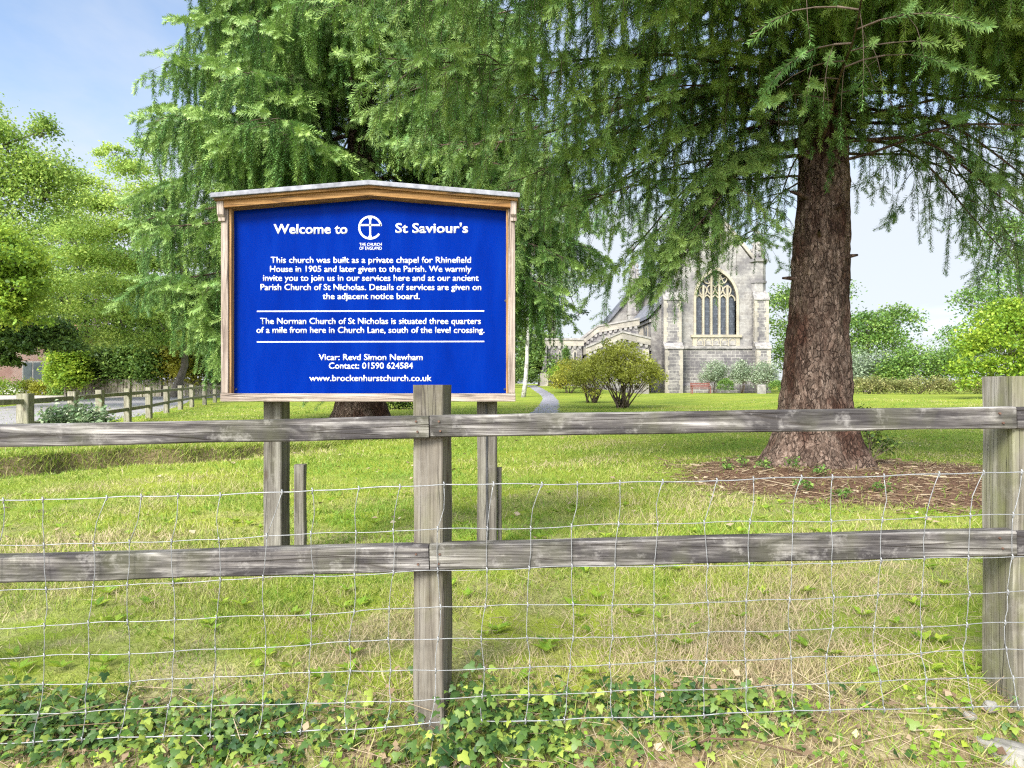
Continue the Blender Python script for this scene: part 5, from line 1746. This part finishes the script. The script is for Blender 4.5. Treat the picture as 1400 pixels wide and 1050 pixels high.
# shrubs, topiary and a bench along the church wall
for i, (px, w, yt, d, lab) in enumerate(((976, 17, 492, 58.5, 'silvery green shrub beside the red bench, leftmost of the three by the church wall'), (1014, 15, 491, 58.8, 'silvery shrub between the two clipped balls, middle of the three by the church wall'), (1046, 17, 490, 58.4, 'silvery shrub by the church corner, rightmost of the three'))):
    k = d / 960
    hgt = wz(yt, d) - gz(wx(px, d), d)
    shrub('olive_shrub', lab, 'shrub', wx(px, d), d, [(0, 0, hgt * .62, w * k, w * k, hgt * .36), (-.4, 0, hgt * .4, w * k * .8, w * k * .8, hgt * .3), (.45, .1, hgt * .45, w * k * .75, w * k * .7, hgt * .33)], 4200, .12, 'leaf_grey', subs=110, spread=.24, stems=6, up=.3, droop=-.2, tmean=.55, group='silvery shrubs along the church wall')
for px, d, r_, lab in ((992, 57, .62, 'larger clipped green ball near the red bench'), (1061, 56, .56, 'smaller clipped green ball at the church corner')):
    shrub('topiary_ball', lab, 'topiary', wx(px, d), d, [(0, 0, r_, r_, r_, r_)], 2600, .085, 'leaf_mid', subs=160, spread=.14, stems=0, shell=.85, group='clipped balls by the church', tmean=.45)
M['bench'] = noisy_mat('red_brown_bench_paint', (0.13, 0.045, 0.035), (0.22, 0.085, 0.065), 8, .6, .1)
bx, by = wx(958, 57.5), 57.5
bz = gz(bx, by)
bench = thing('park_bench', 'dark red wooden bench against the church wall', 'bench', (bx, by, bz))
mb = MB()
for i in range(4):
    mb.box(bx - .8, bx + .8, by - .25 + i * .13, by - .15 + i * .13, bz + .42, bz + .45)
mb.build('seat', M['bench'], bench)
mb = MB()
for i in range(3):
    mb.box(bx - .8, bx + .8, by + .27, by + .30, bz + .52 + i * .14, bz + .62 + i * .14)
mb.build('backrest', M['bench'], bench)
for q in (-.74, .74):
    MB().box(bx + q - .035, bx + q + .035, by - .25, by - .18, bz - .05, bz + .62).build('leg', M['bench'], bench)
    MB().box(bx + q - .035, bx + q + .035, by + .22, by + .268, bz - .05, bz + .92).build('leg', M['bench'], bench)
    MB().box(bx + q - .04, bx + q + .04, by - .28, by + .219, bz + .621, bz + .66).build('armrest', M['bench'], bench)
hx, hy = wx(1041, 57), 57
tag(MB().box(hx - .35, hx + .35, hy - .1, hy + .1, gz(hx, hy) - .1, gz(hx, hy) + .75).build('headstone', M['weather_stone'], None, (hx, hy, gz(hx, hy)), bevel=.05), 'small grey headstone between the shrubs and the church corner', 'headstone')

# ---- right background
tree('broadleaf_tree', 'green tree behind the right corner of the church', 'tree', wx(1085, 74), 74, [blob(1080, 430, 34, 50, 74), blob(1105, 470, 40, 50, 74), blob(1075, 490, 26, 40, 74, -2), blob(1120, 400, 40, 30, 74)], 11000, .27, 'leaf_mid', subs=170, r=.35)
tree('broadleaf_tree', 'tree showing above the hedge line just right of the spruce trunk', 'tree', wx(1185, 66), 66, [blob(1180, 450, 42, 28, 66), blob(1225, 440, 32, 24, 66), blob(1200, 475, 50, 28, 66)], 9000, .25, 'leaf_mid', subs=150, r=.3)
shrub('shrub', 'pale grey-green rounded shrub right of the spruce trunk', 'shrub', wx(1190, 50), 50, [(0, 0, 1.7, 1.9, 1.5, 1.5), (-1, .2, 1.2, 1.4, 1.2, 1.2), (1, .2, 1.0, 1.3, 1.2, 1.0)], 8500, .16, 'leaf_grey', subs=150, tmean=.45)
shrub('shrub', 'wide mid green shrub in the middle of the right hand hedge line', 'shrub', wx(1255, 48), 48, [(0, 0, 1.8, 2.2, 1.6, 1.5), (-1.6, .2, 1.2, 1.4, 1.2, 1.2), (1.9, .2, 1.7, 1.6, 1.2, 1.4), (3.4, .5, 2.2, 1.6, 1.3, 1.7)], 12000, .17, 'leaf_mid', subs=200)
shrub('bramble_thicket', 'low tangle of brownish-green brambles along the edge of the right lawn', 'brambles', wx(1250, 42), 42, [(-3.4 + i * .95, .3 * math.sin(i * 2.1), .45, .85, .7, .55 + .12 * math.sin(i * 1.7)) for i in range(9)], 13000, .10, 'leaf_bramble', subs=420, spread=.24, stems=8, r=.015)
shrub('bramble_thicket', 'low brambles running on behind the right fence post', 'brambles', wx(1440, 36), 36, [(-2.5 + i * .95, .3 * math.sin(i * 2.1), .5, .85, .7, .6) for i in range(7)], 6500, .12, 'leaf_mid', subs=200, spread=.24, stems=5, r=.015)
shrub('hazel_bush', 'large bright yellow-green bush at the right edge above the fence post', 'bush', wx(1380, 30), 30,
      [(0, 0, 2.6, 1.9, 1.5, 1.6), (-1.3, -.3, 1.9, 1.2, 1.1, 1.2), (1.5, .3, 2.6, 1.8, 1.5, 1.7), (-.8, -.5, .9, 1.3, 1.1, .8), (.6, -.5, 1.2, 1.4, 1.1, 1.0), (2.6, .4, 2.0, 1.6, 1.4, 1.6), (-.2, 0, 3.7, .9, .8, .7), (-1.9, 0, 1.0, .8, .8, .8)],
      17000, .145, 'leaf_bright', subs=330, spread=.20, stems=12, up=.35, flat=.5, tmean=.55)
tree('broadleaf_tree', 'dark tree rising behind the bright bush at the right edge', 'tree', wx(1400, 52), 52, [blob(1390, 400, 50, 50, 52), blob(1340, 420, 34, 40, 52), blob(1440, 340, 60, 70, 52), blob(1380, 330, 40, 40, 52), blob(1330, 470, 40, 40, 52)], 13000, .21, 'leaf_mid', subs=220, r=.3, tmean=.42)
for px, d, py, rx, ry in ((1500, 60, 380, 90, 110), (-180, 45, 330, 90, 130), (-330, 55, 330, 110, 150)):
    tree('background_tree', 'leafy green tree beyond the right edge of the lawn' if px > 0 else 'tree behind the far left trees', 'tree', wx(px, d), d, [blob(px, py, rx, ry, d), blob(px - 40, py + 60, rx * .7, ry * .6, d), blob(px + 50, py + 50, rx * .7, ry * .6, d)], 9000, .25, 'leaf_mid', subs=150, r=.35, group='trees at the edges of the view')

# holly suckers at the foot of the near spruce
shrub('holly_sucker', 'small dark holly growing from the right side of the near spruce base', 'shrub', wx(1188, 7.9), 7.9, [(0, 0, .42, .16, .16, .24), (.12, 0, .2, .16, .14, .14), (-.05, 0, .55, .10, .10, .12)], 650, .045, 'leaf_ivy', subs=40, stems=6, r=.01, base_spread=.05)
for i, (px, d, h) in enumerate(((1015, 7.75, .10), (1045, 7.35, .12), (1082, 7.15, .15), (1122, 6.95, .10), (1095, 6.3, .10), (1205, 6.2, .09), (1152, 5.9, .08), (990, 7.6, .09))):
    x = wx(px, d)
    shrub('seedling', 'small green seedling in the needle litter at the foot of the near spruce', 'seedling', x, d, [(0, 0, h * .6, h * .9, h * .8, h * .5)], 70, .035, 'leaf_mid', subs=10, stems=3, r=.004, group='seedlings at the spruce foot', base_spread=.02)


# ---------------------------------------------------------------- grass, ivy, litter
def in_litter(x, y):
    return np.hypot((x - 3.75) * .47, (y - 7.25) * .475)


def patch(x, y):
    """slow patchiness 0..1 used for straw / green variation of the turf"""
    return .5 + .22 * np.sin(1.3 * x + .7 * np.sin(.9 * y)) + .18 * np.sin(2.1 * y + 1.7 * np.sin(.8 * x + 1)) + .14 * np.sin(3.7 * x - 2.9 * y)


M['grass'] = leaf_mat('grass_blades', (0.47, 0.37, 0.225), (0.35, 0.375, 0.070), (0.165, 0.275, 0.030), .30, .55)
GV = np.array([(-.5, 0, 0), (.5, 0, 0), (.36, .10, .55), (-.36, .10, .55), (0, .38, 1.0)], dtype=float)
GT = np.array([(0, 1, 2), (0, 2, 3), (3, 2, 4)])


def blades(n, x0f, x1f, y0, y1, h, w, power=1.0):
    y = y0 + (y1 - y0) * rng.random(n) ** power
    x = (x0f + (x1f - x0f) * rng.random(n)) * (y + .8)
    rl = in_litter(x, y) + rng.normal(0, .10, n)
    keep = (rl > .98) | (rng.random(n) < .05)
    bankkeep = (y > 2.62) | (rng.random(n) < .42)
    keep &= bankkeep
    # tufts: thin out between
    den = np.clip(.18 + 1.0 * patch(x * 2.3 + 3, y * 2.7) - .25 * np.exp(-((y - 3.0) / .5) ** 2), .10, 1)
    keep &= rng.random(n) < den
    x, y = x[keep], y[keep]
    k = len(x)
    z = ground_z(x, y)
    a = rng.uniform(0, 2 * math.pi, k)
    up = np.stack([rng.normal(0, .65, k), rng.normal(0, .65, k), np.ones(k)], 1)
    fr = frames(up, np.stack([np.cos(a), np.sin(a), np.zeros(k)], 1))
    hh = h * np.clip(rng.normal(1, .38, k), .35, 2.2) * (.7 + .6 * patch(x * 1.3, y * 1.1))
    hh *= np.where(y < 2.7, 1.25, 1)
    sc = np.stack([np.full(k, w) * rng.uniform(.7, 1.3, k), hh, hh], 1)
    p = patch(x, y)
    p2 = np.sin(x * 9.1 + 2 * np.sin(y * 5.3)) * np.sin(y * 10.7 + 2 * np.sin(x * 4.1))
    t = .58 - .95 * (p - .5) + .30 * p2 * (y < 7) + rng.normal(0, .23, k) + .10 * smooth(y, 3.5, 7) - .26 * np.exp(-((y - 3.0) / .45) ** 2) - .10 * smooth(-x, .3, 2) * (1 - smooth(y, 4, 6))
    V, F, T = inst(GV, GT, np.stack([x, y, z - .004], 1), fr, sc, t)
    return V, F, T


parts = [blades(190000, -.95, .95, 2.1, 4.2, .040, .0036), blades(130000, -.95, .95, 4.2, 8.0, .046, .0056), blades(110000, -.95, .95, 8.0, 15, .046, .010), blades(60000, -.9, .9, 15, 30, .05, .020)]
off, Vs, Fs, Ts = 0, [], [], []
for V, F, T in parts:
    Vs.append(V); Fs.append(F + off); Ts.append(T); off += len(V)
g = link('grass', np_mesh('grass', np.concatenate(Vs), np.concatenate(Fs), tint=np.clip(np.concatenate(Ts), 0, 1)), M['grass'])
tag(g, 'short patchy green and straw coloured grass of the lawn', 'grass', kind='stuff')
# longer tufts along the lip of the little bank on the left
n = 9000
s = rng.uniform(-1, 9.2, n)
q = rng.normal(.10, .10, n)
wob = 0.16 * np.sin(s * 1.3 + 0.5) + 0.09 * np.sin(s * 3.1) + 0.05 * np.sin(s * 7.7)
x = DA[0] + _du[0] * s + _dn[0] * (q - wob)
y = DA[1] + _du[1] * s + _dn[1] * (q - wob)
up = np.stack([rng.normal(0, .5, n) + .25, rng.normal(0, .5, n) - .55, np.ones(n)], 1)
fr = frames(up)
hh = .085 * np.clip(rng.normal(1, .4, n), .3, 2)
V, F, T = inst(GV, GT, np.stack([x, y, ground_z(x, y) - .01], 1), fr, np.stack([np.full(n, .008), hh, hh], 1), np.clip(.62 + rng.normal(0, .25, n), 0, 1))
tag(link('bank_grass', np_mesh('bank_grass', V, F, tint=np.clip(T, 0, 1)), M['grass']), 'longer grass overhanging the little earth bank on the left', 'grass', kind='stuff')

# ivy creeping along the foot of the netting
IV = np.array([(0, 0, 0), (.30, -.12, .02), (.52, .22, -.05), (.27, .38, .03), (.24, .62, 0), (0, 1.0, -.12), (-.24, .62, 0), (-.27, .38, .03), (-.52, .22, -.05), (-.30, -.12, .02), (0, .35, .07)], dtype=float)
IF = np.array([(10, i, i + 1) for i in range(9)] + [(10, 9, 0)])


def ivy_leaves(n, seed):
    r = np.random.default_rng(seed)
    x = r.uniform(-2.6, 2.9, n)
    yc = 2.43 + .05 * np.sin(x * 2.3) - .02 * x
    y = yc + r.normal(0, .072, n)
    # density along the fence: thick on the left and right of the post, thinner at the far right
    d = .52 + .30 * np.sin(x * 3.1 + .6) + .22 * np.sin(x * 7.3 + 2)
    d += .55 * np.exp(-((x + .10) / .22) ** 2) + .35 * (x < -.5) - .50 * smooth(x, .85, 1.35)
    d -= .5 * smooth(yc - .09 - y, 0, .10) * (x > -.1)
    keep = r.random(n) < np.clip(d * .85, .03, 1)
    x, y = x[keep], y[keep]
    hgt = np.abs(r.normal(0, 1, len(x))) * (.032 + .055 * np.exp(-((x + .16) / .16) ** 2))
    return x, y, hgt, r


x, y, hgt, r_ = ivy_leaves(8200, 3)
k = len(x)
z = ground_z(x, y) + .008 + hgt
nrm = np.stack([r_.normal(0, .45, k), r_.normal(-.45, .4, k), np.ones(k)], 1)
hint = np.stack([r_.normal(0, 1, k), r_.normal(-.6, .8, k), r_.normal(-.2, .3, k)], 1)
fr = frames(nrm, hint)
tn = np.clip(.43 + r_.normal(0, .27, k) + .25 * np.sin(x * 9) * .5, 0, 1)
V, F, T = inst(IV, IF, np.stack([x, y, z], 1), fr, .027 * np.clip(r_.normal(1, .34, k), .45, 1.9), tn)
tag(link('ivy', np_mesh('ivy', V, F, tint=np.clip(T, 0, 1)), M['leaf_ivy']), 'green ivy creeping along the foot of the wire netting and over the base of the centre post', 'ivy', kind='stuff')
# yellow and paler leaves in the bank: weeds
n = 1500
x = rng.uniform(-2.2, 2.4, n)
y = 2.34 + rng.normal(0, .13, n)
cl = np.sin(x * 5.3) + np.sin(x * 13.1 + 1)
kp = rng.random(n) < np.clip(.45 + .3 * cl, .05, 1)
x, y = x[kp], y[kp]
k = len(x)
nrm = np.stack([rng.normal(0, .5, k), rng.normal(-.4, .4, k), np.ones(k)], 1)
V, F, T = inst(LEAF_V * np.array([.75, 1, 1]), LEAF_F, np.stack([x, y, ground_z(x, y) + np.abs(rng.normal(.02, .02, k))], 1), frames(nrm), .026 * np.clip(rng.normal(1, .35, k), .4, 1.9), np.clip(.42 + rng.normal(0, .22, k), 0, 1))
tag(link('weeds', np_mesh('weeds', V, F, tint=np.clip(T, 0, 1)), M['leaf_bright']), 'pale green and yellow weeds growing on the roadside bank', 'weeds', kind='stuff')
n = 520
x = rng.uniform(-2.2, 2.5, n)
y = 2.40 + rng.normal(0, .12, n)
nrm = np.stack([rng.normal(0, .6, n), rng.normal(-.5, .5, n), np.ones(n)], 1)
V, F, T = inst(LEAF_V * np.array([.8, 1, 1]), LEAF_F, np.stack([x, y, ground_z(x, y) + np.abs(rng.normal(.015, .02, n))], 1), frames(nrm), .024 * np.clip(rng.normal(1, .35, n), .4, 1.8), np.clip(rng.normal(.36, .22, n), 0, 1))
M['dead'] = leaf_mat('dead_stalks', (0.10, 0.06, 0.035), (0.27, 0.19, 0.11), (0.48, 0.39, 0.26), .05, .8)
tag(link('dead_leaves', np_mesh('dead_leaves', V, F, tint=np.clip(T, 0, 1)), M['dead']), 'curled brown dead leaves caught among the ivy on the bank', 'dead leaves', kind='stuff')
# small rosette weeds and clover in the lawn
n = 240
xs_, ys_ = rng.uniform(-1, 1, n), 2.65 + 4.5 * rng.random(n) ** 1.4
xs_ = xs_ * ys_ * .85
pos, nr, hi, sz_ = [], [], [], []
for x0, y0 in zip(xs_, ys_):
    if in_litter(x0, y0) < 1.0:
        continue
    m_ = rng.integers(5, 10)
    for j in range(m_):
        a = rng.uniform(0, 6.28)
        d = np.array([math.cos(a), math.sin(a), .35])
        pos.append((x0, y0, gz(x0, y0) + .012))
        nr.append((-d[0] * .5, -d[1] * .5, 1))
        hi.append(np.cross((-d[0] * .5, -d[1] * .5, 1), d))
        sz_.append(rng.uniform(.03, .075))
pos, nr, hi = np.array(pos), np.array(nr), np.array(hi)
fr = frames(nr, -np.array([np.cross(np.array(n_) / np.linalg.norm(n_), h_) for n_, h_ in zip(nr, hi)]))
V, F, T = inst(LEAF_V * np.array([.40, 1, 1]), LEAF_F, pos, fr, np.array(sz_), np.clip(.55 + rng.normal(0, .2, len(pos)), 0, 1))
tag(link('lawn_weeds', np_mesh('lawn_weeds', V, F, tint=np.clip(T, 0, 1)), M['leaf_bright']), 'small leafy rosettes and clover scattered through the turf', 'weeds', kind='stuff')
# dead stalks, twigs and needle litter


def sticks(n, xf, y0, y1, l, w, cond, lift, power=1.0, tm=.5):
    y = y0 + (y1 - y0) * rng.random(n) ** power
    x = rng.uniform(xf[0], xf[1], n)
    kp = cond(x, y)
    x, y = x[kp], y[kp]
    k = len(x)
    a = rng.uniform(0, 6.28, k)
    d = np.stack([np.cos(a), np.sin(a), rng.normal(0, lift, k)], 1)
    L = l * np.clip(rng.normal(1, .5, k), .25, 2.6)
    A = np.stack([x, y, ground_z(x, y) + .006 + np.abs(rng.normal(0, .006, k))], 1)
    B = A + d * L[:, None]
    B[:, 2] = np.maximum(B[:, 2], ground_z(B[:, 0], B[:, 1]) + .004)
    V, F = twig_tubes(A, B, np.full(k, w), np.full(k, w * .6))
    return V, F, np.repeat(np.clip(tm + rng.normal(0, .22, k), 0, 1), 6)


def merge_tag(lst, name, mat, label, cat):
    off, Vs, Fs, Ts = 0, [], [], []
    for V, F, T in lst:
        Vs.append(V); Fs.append(F + off); Ts.append(T); off += len(V)
    return tag(link(name, np_mesh(name, np.concatenate(Vs), np.concatenate(Fs), tint=np.concatenate(Ts)), mat), label, cat, kind='stuff')


lit = lambda x, y: in_litter(x, y) + rng.normal(0, .13, len(x)) < .98
merge_tag([sticks(11000, (1.4, 8), 5.0, 9.5, .05, .0035, lit, .12, tm=.36), sticks(700, (1.4, 8), 5.0, 9.5, .16, .006, lit, .15, tm=.42),
           sticks(260, (1.4, 8), 5.0, 9.5, .05, .012, lit, .3, tm=.55)], 'needle_litter', M['dead'],
          'brown twigs, cones and fallen needles round the foot of the near spruce', 'needle litter')
bank = lambda x, y: rng.random(len(x)) < .35 + .45 * (np.abs(y - 2.42) < .2)
merge_tag([sticks(2600, (-2.2, 2.4), 2.15, 2.75, .075, .0014, bank, .35, tm=.6), sticks(420, (-2.2, 2.4), 2.2, 2.7, .22, .0022, bank, .25, tm=.62),
           sticks(3500, (-3.5, 3.5), 2.7, 4.6, .05, .0011, lambda x, y: patch(x, y) > .52, .2, tm=.7)], 'dead_stalks', M['dead'],
          'dry straw-coloured stalks on the bank and in the turf', 'dead stalks')
# fallen leaves on the lawn
n = 260
y = 4.2 + 13 * rng.random(n) ** 1.2
x = rng.uniform(-.75, .75, n) * y
nrm = np.stack([rng.normal(0, .35, n), rng.normal(0, .35, n), np.ones(n)], 1)
V, F, T = inst(LEAF_V, LEAF_F, np.stack([x, y, ground_z(x, y) + .028], 1), frames(nrm), .045 * np.clip(rng.normal(1, .35, n), .5, 1.8), np.clip(rng.normal(.65, .25, n), 0, 1))
tag(link('fallen_leaves', np_mesh('fallen_leaves', V, F, tint=np.clip(T, 0, 1)), M['dead']), 'scattered pale brown fallen leaves on the lawn', 'fallen leaves', kind='stuff')


def rock(name, label, x, y, r3, seed, mat, rz=0, dz=0, rx=0):
    bm = bmesh.new()
    bmesh.ops.create_icosphere(bm, subdivisions=4, radius=1)
    for v in bm.verts:
        p = v.co.copy()
        f = 1 + .22 * mnoise.noise(p * 1.6 + Vector((seed, 0, 0))) + .08 * mnoise.noise(p * 5 + Vector((0, seed, 0))) + .035 * mnoise.noise(p * 14)
        q = p * f
        q = Vector((math.copysign(abs(q.x) ** .8, q.x) * r3[0], math.copysign(abs(q.y) ** .8, q.y) * r3[1], math.copysign(abs(q.z) ** .8, q.z) * r3[2]))
        v.co = Matrix.Rotation(rz, 3, 'Z') @ Matrix.Rotation(rx, 3, 'X') @ q + Vector((x, y, gz(x, y) + dz))
    for f in bm.faces:
        f.smooth = True
    me = bpy.data.meshes.new(name)
    bm.to_mesh(me)
    bm.free()
    return tag(link(name, me, mat, None, (x, y, gz(x, y))), label, 'stone' if 'stone' in label else 'wood')


rock('stone', 'long grey stone slab on the bank right of the centre post base', -.155, 2.30, (.035, .11, .03), 2, M['stone_loose'], R(-18), .005, R(-12))
rock('pebble', 'pale round stone beside the grey slab near the centre post base', -.225, 2.32, (.018, .022, .02), 5, M['stone_loose'], 0, .01)
rock('stone', 'large pale weathered stone at the lower right corner of the bank', 1.68, 2.36, (.17, .09, .05), 7, M['stone_loose'], R(-40), -.022, R(-18))
rock('stone', 'rounded white stone by the foot of the right fence post', 1.675, 2.46, (.022, .02, .02), 9, M['stone_loose'], .4, .03)
rock('stone', 'small flat stone in the bank left of the white stone', 1.59, 2.44, (.02, .02, .012), 12, M['stone_loose'], 1.4, .02)
mb = MB()
for px, d, py, s1, s2 in ((120, 0, 0, 0, 0),):
    pass
mb.tube([(-1.62, 4.05, gz(-1.62, 4.05) + .03), (-1.56, 4.10, gz(-1.56, 4.10) + .045), (-1.47, 4.17, gz(-1.47, 4.17) + .05)], [.010, .016, .012], 8)
tag(mb.build('fallen_stick', M['stem'], None, (-1.55, 4.1, gz(-1.55, 4.1)), smooth=True), 'short grey stick lying in the grass left of the board', 'stick')
mb = MB()
mb.tube([(.62, 2.36, -.07), (.66, 2.33, -.035), (.78, 2.31, -.03), (.93, 2.30, -.065), (1.05, 2.29, -.12)], [.003, .0035, .0035, .003, .002], 6)
tag(mb.build('dry_stem', M['dead'], None, (.8, 2.32, -.1), smooth=True), 'long arching dry stem on the bank right of the centre post', 'dry stem')
